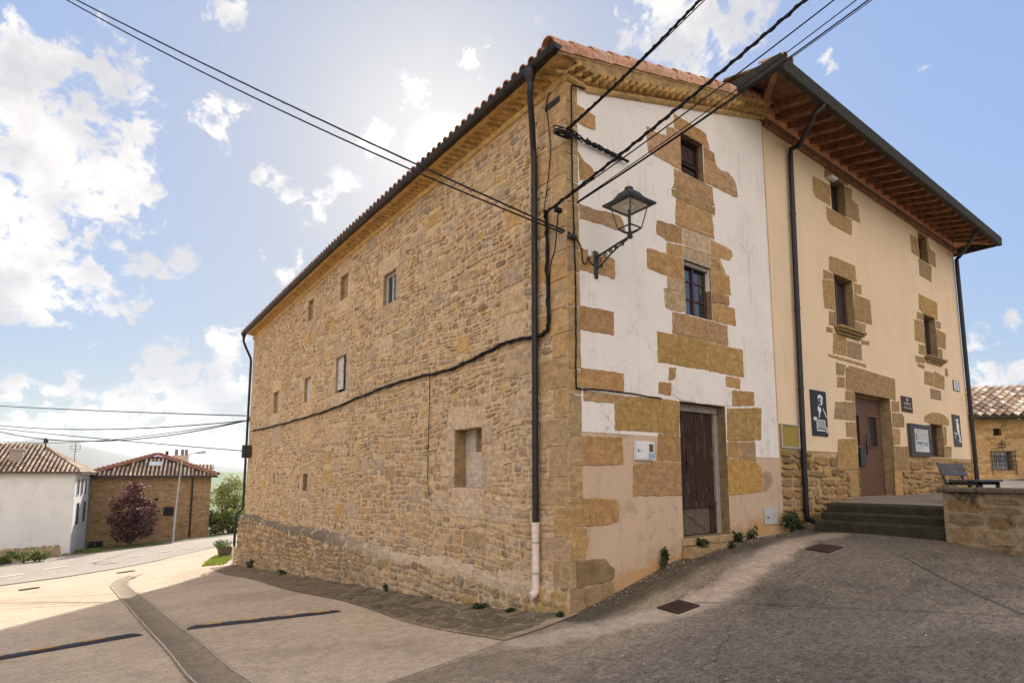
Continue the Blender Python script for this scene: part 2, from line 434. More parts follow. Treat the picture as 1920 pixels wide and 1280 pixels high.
def ground_material(name, bump=.01):
    m, T, b = new_mat(name); pos = T('ShaderNodeNewGeometry').outputs['Position']
    src = T('ShaderNodeAttribute', attribute_name='Col').outputs['Color']
    rg = T('ShaderNodeAttribute', attribute_name='Rough').outputs['Fac']
    fine = T.math('ADD', T.math('MULTIPLY', T.noise(pos, 62., 4, .75), .6), T.math('MULTIPLY', T.noise(pos, 21., 4, .7), .4)); mid = T.noise(pos, 6., 5, .65, .6)
    st = T.noise(T.vm('MULTIPLY', pos, (3., 26., 3.)), 1.4, 4, .7, .8)
    speck = T('ShaderNodeTexVoronoi'); speck.inputs['Scale'].default_value = 75.; T.link(pos, speck.inputs['Vector'])
    amp = T.rng(rg, 0., 1., .35, 1., False)
    c1 = T.mix(1., src, T.mix(T.rng(fine, .36, .66), (.40, .385, .37, 1), (1.6, 1.57, 1.52, 1)), 'MULTIPLY')
    c2 = T.mix(1., src, T.mix(T.rng(fine, .33, .68), (.82, .80, .78, 1), (1.14, 1.13, 1.12, 1)), 'MULTIPLY')
    c = T.mix(rg, c2, c1)
    c = T.mix(1., c, T.mix(T.rng(mid, .3, .7), (.84, .83, .82, 1), (1.13, 1.12, 1.1, 1)), 'MULTIPLY')
    c = T.mix(T.math('MULTIPLY', T.rng(st, .5, .68), T.math('MULTIPLY', rg, .7)), c, T.mix(1., c, (.5, .49, .48, 1), 'MULTIPLY'))
    c = T.mix(T.math('MULTIPLY', T.rng(speck.outputs['Distance'], .22, .1), T.math('MULTIPLY', rg, .3)), c, (.42, .39, .34, 1))
    T.set(b.inputs['Base Color'], c); b.inputs['Roughness'].default_value = .88; b.inputs['Specular IOR Level'].default_value = .25
    bp = T('ShaderNodeBump'); bp.inputs['Distance'].default_value = bump; T.link(amp, bp.inputs['Strength'])
    hgt = T.math('ADD', T.math('ADD', fine, T.math('MULTIPLY', mid, .8)), T.math('MULTIPLY', st, T.math('MULTIPLY', rg, .8)))
    T.link(hgt, bp.inputs['Height']); T.link(bp.outputs[0], b.inputs['Normal'])
    return m
def leaf_material(name):
    m, T, b = new_mat(name)
    src = T('ShaderNodeAttribute', attribute_name='Col').outputs['Color']
    T.set(b.inputs['Base Color'], src); b.inputs['Roughness'].default_value = .55
    out = [n for n in T.n if n.type == 'OUTPUT_MATERIAL'][0]
    tr = T('ShaderNodeBsdfTranslucent'); T.set(tr.inputs[0], src); mx = T('ShaderNodeMixShader'); mx.inputs[0].default_value = .4
    T.link(b.outputs[0], mx.inputs[1]); T.link(tr.outputs[0], mx.inputs[2]); T.link(mx.outputs[0], out.inputs[0])
    return m
M = dict(
    stone=stone_material('rough_stone'), wallstone=stone_material('rubble_wall', .010, .45, (.60,.46,.30)), blotch=stone_material('blotched_stone', .010, .8, None, .85), dressed=stone_material('dressed_sandstone', .003, .5),
    white=plaster_material('white_plaster', (.83,.755,.675), (.42,.365,.31), .53, .7),
    beige=plaster_material('beige_plaster', (.59,.425,.29), (.34,.27,.20), .5, .5, .004, ((.52,.30,.12), .42, (.36,.27,.17))),
    peach=plaster_material('peach_plaster', (.80,.605,.40), (.60,.43,.26), .58, .4, .0015, None, .06),
    ochre=simple('ochre_cornice', 'attr', .9, 0, .25, 9., .006, 40.),
    tile=simple('clay_tile', 'attr', .85, 0, .3, 14., .004, 50., dirt=((.10,.07,.05), 5., .56, .6)),
    gutter=simple('dark_brown_gutter', (.019,.015,.016), .42, 0, .2, 12., spec=.35),
    greeng=simple('green_brown_fascia', (.045,.042,.030), .75, 0, .25, 8., spec=.15),
    pvc=simple('pale_pvc', (.72,.60,.53), .45, 0, .08, 10., dirt=((.40,.32,.25), 6., .55, .4)),
    cable=simple('black_cable', (.008,.008,.009), .6, spec=.2),
    iron=simple('grey_iron', (.036,.040,.040), .5, .3, .2, 30.),
    rust=simple('rusty_iron', (.055,.03,.02), .75, .3, .4, 40., .002, 150.),
    oldwood=simple('old_red_brown_wood', (.050,.022,.015), .65, 0, .5, 5., .005, 30., stretch=(9,9,1), dirt=((.30,.22,.16), 2.6, .56, .75), spec=.25),
    greywood=simple('grey_weathered_wood', (.34,.29,.24), .85, 0, .35, 8., .004, 40., stretch=(9,9,1)),
    doorwood=simple('brown_plank_door', (.125,.060,.030), .65, 0, .3, 6., .003, 30., stretch=(10,10,1)),
    rafter=simple('brown_rafter_wood', (.23,.105,.048), .7, 0, .35, 7., .003, 30.),
    soffit=simple('brown_soffit_board', (.17,.08,.04), .75, 0, .3, 6., .003, 30.),
    framewood=simple('brown_window_frame', (.07,.022,.014), .5, 0, .2, 9.),
    whiteframe=simple('whitish_frame', (.5,.52,.54), .5),
    green=simple('dark_green_frame', (.02,.07,.045), .5),
    glass=simple('dark_window_glass', (.03,.035,.042), .04, 0, .1, 3.),
    dark=simple('dark_interior', (.012,.011,.01), .9),
    attr=simple('painted_surface', 'attr', .65, 0, .08, 15., spec=.2),
    attrm=simple('matt_surface', 'attr', .9, 0, .2, 18., .003, 60.),
    whitebox=simple('white_plastic_box', (.72,.70,.70), .4, 0, .05, 10.),
    ground=ground_material('concrete_ground'), leaf=leaf_material('leaves'),
    bark=simple('bark', (.10,.075,.055), .9, 0, .4, 20., .01, 30.),
    peel=simple('peeling_white_paint', (.52,.50,.47), .8, 0, .2, 9., .004, 40., dirt=((.22,.16,.10), 7., .52, .8)),
    rubber=simple('black_rubber', (.022,.022,.026), .65, 0, .3, 40., .003, 120.),
    metal=simple('galvanised_metal', (.42,.42,.42), .45, .6, .1, 20.),
)
for _n in M['glass'].node_tree.nodes:
    if _n.type == 'BSDF_PRINCIPLED': _n.inputs['IOR'].default_value = 2.1

# ------------------------------------------------------------------ the ground: one sheet through measured heights
CP = np.array([
 (0,0,0),(.77,0,.15),(1.95,0,.45),(2.6,0,.57),(3.44,0,.66),(5.44,0,.74),(6.5,0,.84),
 (0,.7,-.1),(0,2.2,-.28),(0,6.4,-.6),(0,12,-1.05),(0,19.5,-1.6),
 (5.6,-.8,.84),(6.1,-2.5,.84),(9,-3,.9),(14,-3,.95),(.4,-4.7,.3),(-5.4,-5.9,.13),(-3,-3,.05),(-1.2,-1.0,-.05),(2,-2.2,.35),(4,-6,.5),(12,-10,.9),
 (-4,0,-.15),(-4,3,-.38),(-4,10,-1.0),(-9,0,-.2),(-9,10,-1.15),(-12,20,-2.3),(-4,20,-1.85),(.7,27,-2.15),(-8.4,31.4,-3.3),(-3,37.3,-3.55),(3.3,40,-2.9),
 (-5,56.3,-4.5),(4.5,56.7,-3.8),(-10.2,52.7,-4.3),(6,50,-3.3),(-25,30,-3.4),(-25,50,-4.6),(-30,15,-2.2),(-5,75,-5.2),(20,60,-3.5),(30,90,-4.5),(-30,80,-5.5),(-20,-10,.3),(20,-20,1.2),(20,5,1.4),(22,30,-1.2),(40,10,1.6),(-40,-30,.3),(40,-40,1.5)], float)
_Uk = lambda r2: np.where(r2 > 1e-9, r2*np.log(r2+1e-12), 0)
_n = len(CP)
_K = _Uk(((CP[:,None,:2]-CP[None,:,:2])**2).sum(-1)) + np.eye(_n)*.5
_Pm = np.c_[np.ones(_n), CP[:,:2]]
_W = np.linalg.solve(np.block([[_K,_Pm],[_Pm.T,np.zeros((3,3))]]), np.r_[CP[:,2],0,0,0])
def H(x, y):
    x = np.asarray(x, float); y = np.asarray(y, float)
    xc = np.clip(x, -45, 45); yc = np.clip(y, -40, 95)
    q = np.stack([xc, yc], -1); r2 = ((q[...,None,:]-CP[:,:2])**2).sum(-1)
    z = _Uk(r2)@_W[:_n]+_W[_n]+_W[_n+1]*xc+_W[_n+2]*yc
    d = np.hypot(x-xc, y-yc); k = np.clip(d/250, 0, 1); k = k*k*(3-2*k)
    return z*(1-k)+(-14.)*k
def gnd(px, py):
    d = ray(px, py); d = d/np.linalg.norm(d[:2]); t = 1.
    while t < 140 and CAM[2]+d[2]*t > H(CAM[0]+d[0]*t, CAM[1]+d[1]*t): t += .1
    lo, hi = t-.1, t
    for _ in range(18):
        m = (lo+hi)/2; P = CAM+d*m
        if P[2] < H(P[0], P[1]): hi = m
        else: lo = m
    return CAM+d*lo
def seglist(a, b, st): return list(np.arange(a, b, st))
def gaxis(lo, flo, fhi, hi, st):
    a = seglist(flo, fhi+st/2, st); s = st; v = a[-1]
    while v < hi: s *= 1.13; v += s; a.append(v)
    s = st; v = a[0]; b = []
    while v > lo: s *= 1.13; v -= s; b.append(v)
    return np.array(b[::-1]+a)
SW_C = lambda y: -4.13 + .10*np.clip((1.-y)/2., 0, 1) + np.clip((y-16.)/5., 0, 1)**2*.9
def polydist(x, y, pts):
    best = np.full(x.shape, 1e9)
    for (a, b) in zip(pts, pts[1:]):
        ax, ay = a; bx, by = b; L = (bx-ax)**2+(by-ay)**2
        t = np.clip(((x-ax)*(bx-ax)+(y-ay)*(by-ay))/L, 0, 1)
        best = np.minimum(best, np.hypot(x-ax-t*(bx-ax), y-ay-t*(by-ay)))
    return best
def sstep(v, a, b): t = np.clip((v-a)/(b-a), 0, 1); return t*t*(3-2*t)
def build_ground():
    xs = gaxis(-9000, -7.5, 9.5, 9000, .09); ys = gaxis(-9000, -6.5, 9., 9500, .09)
    X, Y = np.meshgrid(xs, ys, indexing='ij'); Z = H(X, Y)
    sd = np.abs(X-SW_C(Y)); dep = np.where(Y < 22, .08*(1-sstep(sd, .05, .17)), 0.)*sstep(Y, 21.5, 20)
    near = (np.abs(X) < 12) & (Y > -8) & (Y < 30)
    Z = Z - dep*near + near*.006*(fbm(X*1.3, Y*1.3)-.5)*2
    con = np.array([.50,.395,.285]); darkc = np.array([.185,.160,.130]); band = np.array([.46,.375,.30]); moss = np.array([.085,.072,.048])
    nz = fbm(X*.9, Y*.9, _n2); nz2 = fbm(X*5, Y*5, _n3)
    c = con[None,None,:]*(.9+.22*nz[...,None]); rough = np.full(X.shape, .25)
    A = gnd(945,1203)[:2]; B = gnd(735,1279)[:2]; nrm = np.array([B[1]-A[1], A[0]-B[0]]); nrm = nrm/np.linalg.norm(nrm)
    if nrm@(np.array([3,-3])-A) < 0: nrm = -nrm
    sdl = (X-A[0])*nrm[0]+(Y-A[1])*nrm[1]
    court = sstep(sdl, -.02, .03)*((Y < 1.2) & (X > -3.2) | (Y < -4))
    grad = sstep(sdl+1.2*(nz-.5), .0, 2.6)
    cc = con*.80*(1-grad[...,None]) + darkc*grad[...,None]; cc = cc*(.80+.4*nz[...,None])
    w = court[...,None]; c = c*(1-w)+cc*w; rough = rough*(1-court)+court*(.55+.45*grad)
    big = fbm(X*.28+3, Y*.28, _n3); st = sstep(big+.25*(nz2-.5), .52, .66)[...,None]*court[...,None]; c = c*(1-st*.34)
    lt = sstep(fbm(X*.22, Y*.35+9, _n1)+.3*(nz-.5), .54, .68)[...,None]*court[...,None]; c = c*(1+lt*.30)
    wr = sstep(fbm(X*.5+40, Y*.5, _n1), .55, .7)[...,None]*(1-court[...,None]); c = c*(1-wr*.16)
    # the smooth pale strip trodden up to the steps
    bp = [tuple(gnd(*p)[:2]) for p in ((985,1204),(1100,1180),(1215,1158),(1310,1128),(1380,1090),(1450,1040),(1500,1012),(1555,1003))]
    bd = polydist(X, Y, bp) + .22*(nz2-.5)+.12*(nz-.5); bm = (1-sstep(bd, .16, .34))*(X > -1.6)
    c = c*(1-bm[...,None]*.9)+(band*(.92+.16*nz2[...,None]))*bm[...,None]*.9; rough = rough*(1-bm*.75)
    # dark mossy cement fillet along the foot of the front wall
    fm = sstep(-Y+.25*(nz2-.5), -.1, .05)*(1-sstep(-Y+.35*(nz-.5)+.25*(nz2-.5), .45, .85))*(X > -.3)*(X < 6.2)
    fm = fm*(1-bm*.6)
    c = c*(1-fm[...,None]*.95)+(moss*(.75+.6*nz2[...,None]))*fm[...,None]*.95; rough = rough*(1-fm)+.8*fm
    # court darkened in front of the steps and the low wall
    dm = (1-sstep(polydist(X, Y, [(5.2,-.5),(5.5,-2.6),(9,-3.4),(16,-4)])+.7*(nz-.5), .35, 1.5))*.75
    c = c*(1-dm[...,None]*.6)+(np.array([.12,.105,.085]))*dm[...,None]*.6
    # yards and fields
    gr = sstep(Y+X*.12, 44, 47); soil = np.array([.20,.16,.10]); grass = np.array([.09,.13,.035])
    far = soil*(1-sstep(nz,.4,.6)[...,None])+grass*sstep(nz,.4,.6)[...,None]
    c = c*(1-gr[...,None])+far*gr[...,None]
    ff = sstep(np.hypot(X, Y), 75, 110)[...,None]; fld = fbm(X*.004, Y*.004, _n3)
    c = c*(1-ff)+(np.array([.10,.14,.04])*(.7+.8*fld[...,None]))*ff
    nx, ny = X.shape; idx = np.arange(nx*ny).reshape(nx, ny)
    F = np.stack([idx[:-1,:-1], idx[1:,:-1], idx[1:,1:], idx[:-1,1:]], -1).reshape(-1, 4)
    me = bpy.data.meshes.new('ground'); V = np.stack([X, Y, Z], -1).reshape(-1, 3).astype(np.float32)
    me.vertices.add(len(V)); me.vertices.foreach_set('co', V.ravel())
    me.loops.add(F.size); me.loops.foreach_set('vertex_index', F.ravel().astype(np.int32))
    me.polygons.add(len(F)); me.polygons.foreach_set('loop_start', np.arange(0, F.size, 4, dtype=np.int32))
    me.update(calc_edges=True)
    me.polygons.foreach_set('use_smooth', [True]*len(F))
    a = me.attributes.new('Col', 'FLOAT_COLOR', 'POINT'); a.data.foreach_set('color', np.concatenate([c, np.ones(c.shape[:2]+(1,))], -1).astype(np.float32).ravel())
    a = me.attributes.new('Rough', 'FLOAT', 'POINT'); a.data.foreach_set('value', rough.astype(np.float32).ravel())
    me.materials.append(M['ground']); o = bpy.data.objects.new('ground', me); COL.objects.link(o); struct(o)
build_ground()
def drape(name, rows, dz, col, mat, rough=.3, sub=1):
    """a sheet laid on the ground; rows = lists of (x, y), all of one length"""
    mb = MB(); m = len(rows[0]); vs = []; cs = []
    for r_ in rows:
        for (x, y) in r_:
            vs.append((x, y, float(H(x, y))+(dz(x, y) if callable(dz) else dz))); k = .85+.3*float(fbm(x*1.7, y*1.7, _n2)); cs.append(tuple(v*k for v in col))
    mb.add(vs, [(i*m+j, i*m+j+1, (i+1)*m+j+1, (i+1)*m+j) for i in range(len(rows)-1) for j in range(m-1)], cs)
    o = mb.build(name, mat, smooth=True)
    a = o.data.attributes.new('Rough', 'FLOAT', 'POINT'); a.data.foreach_set('value', [rough]*len(vs)); return struct(o)
def lerp2(a, b, t): return (a[0]+(b[0]-a[0])*t, a[1]+(b[1]-a[1])*t)

# drain channel of darker cement, a shallow dish
def build_channel():
    rows = []; offs = (-.23,-.185,-.12,-.06,0,.06,.12,.185,.23)
    for y in np.arange(-3.5, 20.6, .25):
        c = float(SW_C(np.array(y))); w = 1+.06*(float(_n1(y*.7, 3))-.5)
        rows.append([(c+o*w, y) for o in offs])
    def dz(x, y): t = abs(x-float(SW_C(np.array(y))))/.19; return .012-.04*max(0, 1-t*t)
    drape('drain_channel', rows, dz, (.27,.215,.15), M['ground'], .35)
    mb = MB(); r = random.Random(3)
    for y in np.arange(-2.6, 16, .62):
        c = float(SW_C(np.array(y))); vs = []
        for k in range(9):
            t = -1+2*k/8; x = c+t*.185; yy = y+.10*(1-t*t)+r.uniform(-.006,.006)
            for e in (0, .013): vs.append((x, yy+e, float(H(x, yy+e))+dz(x, yy)+.005))
        mb.add(vs, [(2*k, 2*k+2, 2*k+3, 2*k+1) for k in range(8)], (.42,.35,.27))
    for s in (-1, 1):
        vs = []
        for y in np.arange(-3.4, 17, .2):
            c = float(SW_C(np.array(y)))+s*(.195+r.uniform(-.006,.006))
            for e in (0, .016+r.uniform(0,.008)): vs.append((c+s*e, y, float(H(c+s*e, y))+.018))
        mb.add(vs, [(2*k, 2*k+2, 2*k+3, 2*k+1) for k in range(len(vs)//2-1)], (.50,.42,.32))
    struct(mb.build('channel_joint', M['attrm']))
build_channel()
# flagstone strip at the foot of the side wall
def build_strip():
    edge = lambda y: -(1.16+.08*math.sin(y*.9)+.10*min(1, max(0, y)/17)) if y > .1 else -1.18
    r = random.Random(5); mb = MB(); cs = (.36,.285,.20)
    ny = 90; nx = 6; Y0, Y1 = -.12, 18.9
    def zz(x, y, e=0): return float(H(x, y))+.012+e
    ygrid = [Y0+(Y1-Y0)*(j/ny) for j in range(ny+1)]
    vs = []; cl = []
    for y in ygrid:
        for i in range(nx+1):
            x = .05+(edge(y)-.05)*i/nx; vs.append((x, y, zz(x, y))); t = min(1, max(0, (y-1.5)/3)); k = .75+.5*float(fbm(x*3, y*3, _n3)); cl.append(tuple((a*(1-t)+b*t)*k for a, b in zip(cs, (.20,.155,.095))))
    m = nx+1
    mb.add(vs, [(j*m+i, j*m+i+1, (j+1)*m+i+1, (j+1)*m+i) for j in range(ny) for i in range(nx)], cl)
    # irregular flat stones
    J = {}
    N = 60; K = 4; LY = 15.
    for j in range(N+1):
        for i in range(K+1):
            y = Y0+.06+LY*(j/N)**1.0; x = -.06+(edge(y)+.10)*(i/K)
            J[j,i] = (x+r.uniform(-.09,.09)*(0 < i < K), y+r.uniform(-.085,.085)+(.12 if i % 2 else 0))
    for j in range(N):
        for i in range(K):
            q = [J[j,i], J[j,i+1], J[j+1,i+1], J[j+1,i]]; cx_ = sum(p[0] for p in q)/4; cy_ = sum(p[1] for p in q)/4
            if cy_ > 4 and r.random() < min(.8, (cy_-3)*.12): continue
            g = .90 if cy_ < 3 else .86; pts = []
            for a, b in zip(q, q[1:]+q[:1]):
                for t in (.12,.5,.88):
                    p = lerp2(a, b, t); pts.append((cx_+(p[0]-cx_)*g*r.uniform(.95,1.03), cy_+(p[1]-cy_)*g*r.uniform(.95,1.03)))
            c = vary(r.choice([(.17,.14,.095),(.20,.165,.115),(.145,.125,.09),(.22,.18,.13)]), .15, .05, r); n = len(pts); hgt = r.uniform(.008,.018)
            vs = [(x, y, zz(x, y, -.004)) for x, y in pts]+[(cx_+(x-cx_)*.93, cy_+(y-cy_)*.93, zz(x, y, hgt)) for x, y in pts]
            mb.add(vs, [(k, (k+1) % n, n+(k+1) % n, n+k) for k in range(n)]+[[n+k for k in range(n)]], c)
    o = mb.build('stone_paving', M['stone']); struct(o)
build_strip()
# asphalt road, its dashes
def build_road():
    lowp = [(-420,1160),(-200,1126),(0,1098),(120,1082),(240,1062),(320,1045),(430,1019),(560,996)]
    upp = [(-420,1092),(-200,1073),(0,1056),(130,1042),(260,1027),(350,1015),(445,1003),(560,988)]
    A = [gnd(*p)[:2] for p in lowp]; B = [gnd(*p)[:2] for p in upp]
    def dense(L):
        o = []
        for a, b in zip(L, L[1:]): o += [lerp2(a, b, t/8) for t in range(8)]
        return o+[tuple(L[-1])]
    A, B = dense(A), dense(B); rows = [[lerp2(a, b, t/10) for t in range(11)] for a, b in zip(A, B)]
    drape('road', rows, .035, (.36,.315,.265), M['ground'], .6)
    mb = MB()
    for (x0,y0,x1,y1,w) in ((-120,1103,-70,1095,8),(0,1083,43,1077,6),(80,1069,125,1062.5,5.5),(163,1055.5,198,1051,5),(237,1046,267,1042,4.2),(300,1036,322,1033,3.6),(345,1030.5,368,1028,3.2),(392,1024,410,1021,2.8)):
        P = [gnd(x0,y0-w*.13),gnd(x1,y1-w*.13),gnd(x1,y1+w*.13),gnd(x0,y0+w*.13)]
        mb.add([(p[0],p[1],float(H(p[0],p[1]))+.06) for p in P], [(0,1,2,3)], (.60,.56,.49))
    struct(mb.build('road_marking', M['attrm']))
build_road()
# saw-cut joints of the concrete
def build_joints():
    mb = MB()
    for L, w in (([(945,1203),(840,1242),(735,1279),(640,1310)], .012), ([(1300,1130),(1500,1136),(1700,1145),(1935,1158)], .012), ([(1690,1042),(1800,1100),(1935,1158)], .013)):
        P = [gnd(*p) for p in L]; D = []
        for a, b in zip(P, P[1:]):
            k = max(2, int(np.linalg.norm(b-a)/.15)); D += [a+(b-a)*t/k for t in range(k)]
        D.append(P[-1]); vs = []
        for i, p in enumerate(D):
            t = D[min(i+1, len(D)-1)]-D[max(0, i-1)]; n = np.array([-t[1], t[0]]); n = n/np.linalg.norm(n); jj = (rng.random()-.5)*.012
            for s in (-1, 1): q = p[:2]+n*(s*w*.5+jj); vs.append((q[0], q[1], float(H(*q))+.011))
        mb.add(vs, [(2*i, 2*i+1, 2*i+3, 2*i+2) for i in range(len(D)-1)], (.075,.062,.05))
    r = random.Random(44)                    # wandering hairline cracks
    for (px, py, a, n) in ((1420,1275,1.9,26),(1560,1240,.4,22),(1250,1215,2.3,18),(820,1260,.9,20),(560,1210,2.9,16),(1750,1215,1.2,20),(120,1180,.3,16),(680,1190,.2,16)):
        p = gnd(px, py)[:2]; vs = []
        for k in range(n):
            a += r.uniform(-.5,.5); d = np.array([cos(a), sin(a)]); nn = np.array([-d[1], d[0]]); w = .0035*(1-abs(2*k/n-1))+.0012
            for s in (-1, 1): q = p+nn*s*w; vs.append((q[0], q[1], float(H(*q))+.011))
            p = p+d*.085
        mb.add(vs, [(2*i, 2*i+1, 2*i+3, 2*i+2) for i in range(n-1)], (.07,.058,.045))
    struct(mb.build('pavement_joint', M['attrm']))
build_joints()
# hills behind the village, fields
def build_hill(name, px0, px1, dist, prof, col, thick, seed):
    """a ridge seen between two directions: prof(t) = height of the crest"""
    mb = MB(); n = 60; m = 8; vs = []; cl = []; f = vnoise(seed)
    for i in range(n+1):
        t = i/n; px = px0+(px1-px0)*t; d = ray(px, 893); d = d[:2]/np.linalg.norm(d[:2]); hz = prof(t)
        for j in range(m+1):
            u = j/m; rr = dist+thick*(u-.5)*2; s = 1-abs(u-.5)*2; s = s*s*(3-2*s)
            z = -16+(hz+16)*s*(.93+.14*float(fbm(np.array(t*9.), np.array(u*5.), f)))
            vs.append((CAM[0]+d[0]*rr, CAM[1]+d[1]*rr, z)); k = .6+.8*float(fbm(np.array(t*14.), np.array(u*9.), _n2)); cl.append(tuple(v*k for v in col))
    mb.add(vs, [(i*(m+1)+j, i*(m+1)+j+1, (i+1)*(m+1)+j+1, (i+1)*(m+1)+j) for i in range(n) for j in range(m)], cl)
    struct(mb.build(name, M['attrm'], smooth=True))
def crest(pts, dist):
    return lambda t: float(np.interp(t, [p[0] for p in pts], [(893-p[1])/1088*dist+EYE for p in pts]))
build_hill('mountain', -160, 480, 6500, crest([(0,872),(.15,856),(.3,843),(.36,837),(.45,840),(.55,852),(.68,866),(.8,872),(1,880)], 6500), (.10,.12,.09), 1500, 11)
build_hill('hill', 250, 620, 1300, crest([(0,893),(.3,889),(.45,885),(.6,887),(.8,884),(1,889)], 1300), (.10,.17,.05), 350, 12)
build_hill('hill', 1750, 2100, 1500, crest([(0,889),(.5,882),(1,889)], 1500), (.10,.15,.05), 350, 13)

# ------------------------------------------------------------------ the old stone house
GX = (.60,.455,.295)                             # lime mortar
PAL = [(.43,.30,.18),(.47,.335,.205),(.40,.295,.20),(.49,.34,.18),(.46,.345,.235),(.34,.245,.155),(.50,.38,.255),(.41,.32,.23),(.46,.32,.19),(.37,.28,.195),(.44,.33,.22),(.43,.36,.28),(.37,.31,.24),(.52,.355,.17),(.55,.42,.285),(.48,.36,.22)]
OCH = [(.45,.280,.13),(.42,.258,.12),(.47,.295,.14),(.40,.255,.13),(.44,.285,.155)]
YE = 19.05
sag = lambda y: -.26*max(0., (y-8)/11.3)**1.3
def srect(q):
    P = [S2(*p) for p in q]
    return (min((P[1][0]+P[2][0])/2, (P[0][0]+P[3][0])/2), max((P[1][0]+P[2][0])/2, (P[0][0]+P[3][0])/2), (P[2][1]+P[3][1])/2, (P[0][1]+P[1][1])/2)
def frect(q):
    P = [F2(*p) for p in q]
    return ((P[0][0]+P[3][0])/2, (P[1][0]+P[2][0])/2, (P[2][1]+P[3][1])/2, (P[0][1]+P[1][1])/2)
house = thing('stone_house', 'old three-storey rubble stone house with white plastered front and a long bare stone side', 'house')
SH = dict(
 niche=srect([(851,806.4),(903.3,800.9),(904,913.6),(854,913.6)]),
 blue=srect([(719.7,518),(744.8,502),(741,562),(718.5,575.4)]),
 blind_a=srect([(639,520),(653.5,511),(652.7,556.6),(639,563)]),
 blind_b=srect([(578.5,566),(588.7,559),(588,597),(578,602)]),
 green=srect([(630.7,671.9),(651.3,662.5),(647,732.9),(628.8,737.5)]),
 pale=srect([(571.6,710.3),(584.7,704.3),(581.5,750.3),(569.7,755.4)]),
 small=srect([(513.5,737.5),(522.8,731.9),(522,772),(513,776)]),
 slit=srect([(567.4,888.3),(576,888.3),(576.5,919.7),(568,920)]),
 chink=srect([(512.6,887),(515.2,887),(515,906),(512.3,906.5)]))
def surround(h_, r, big=1.):
    a, b, c, d = h_; o = []
    e1, e2 = r.uniform(.12,.35)*big, r.uniform(.12,.35)*big; o.append((a-e1, b+e2, d, d+r.uniform(.28,.42)*big))
    o.append((a-r.uniform(.1,.3)*big, b+r.uniform(.05,.25)*big, c-r.uniform(.28,.42)*big, c))
    for sd in (0, 1):
        z = c; k = r.random() < .5
        while z < d-.02:
            hh = min(d-z, r.uniform(.3,.5));  hh = d-z if d-z-hh < .15 else hh
            w = (r.uniform(.38,.55) if k else r.uniform(.16,.26))*big; k = not k
            o.append((a-w, a, z, z+hh) if sd == 0 else (b, b+w, z, z+hh)); z += hh
    return o
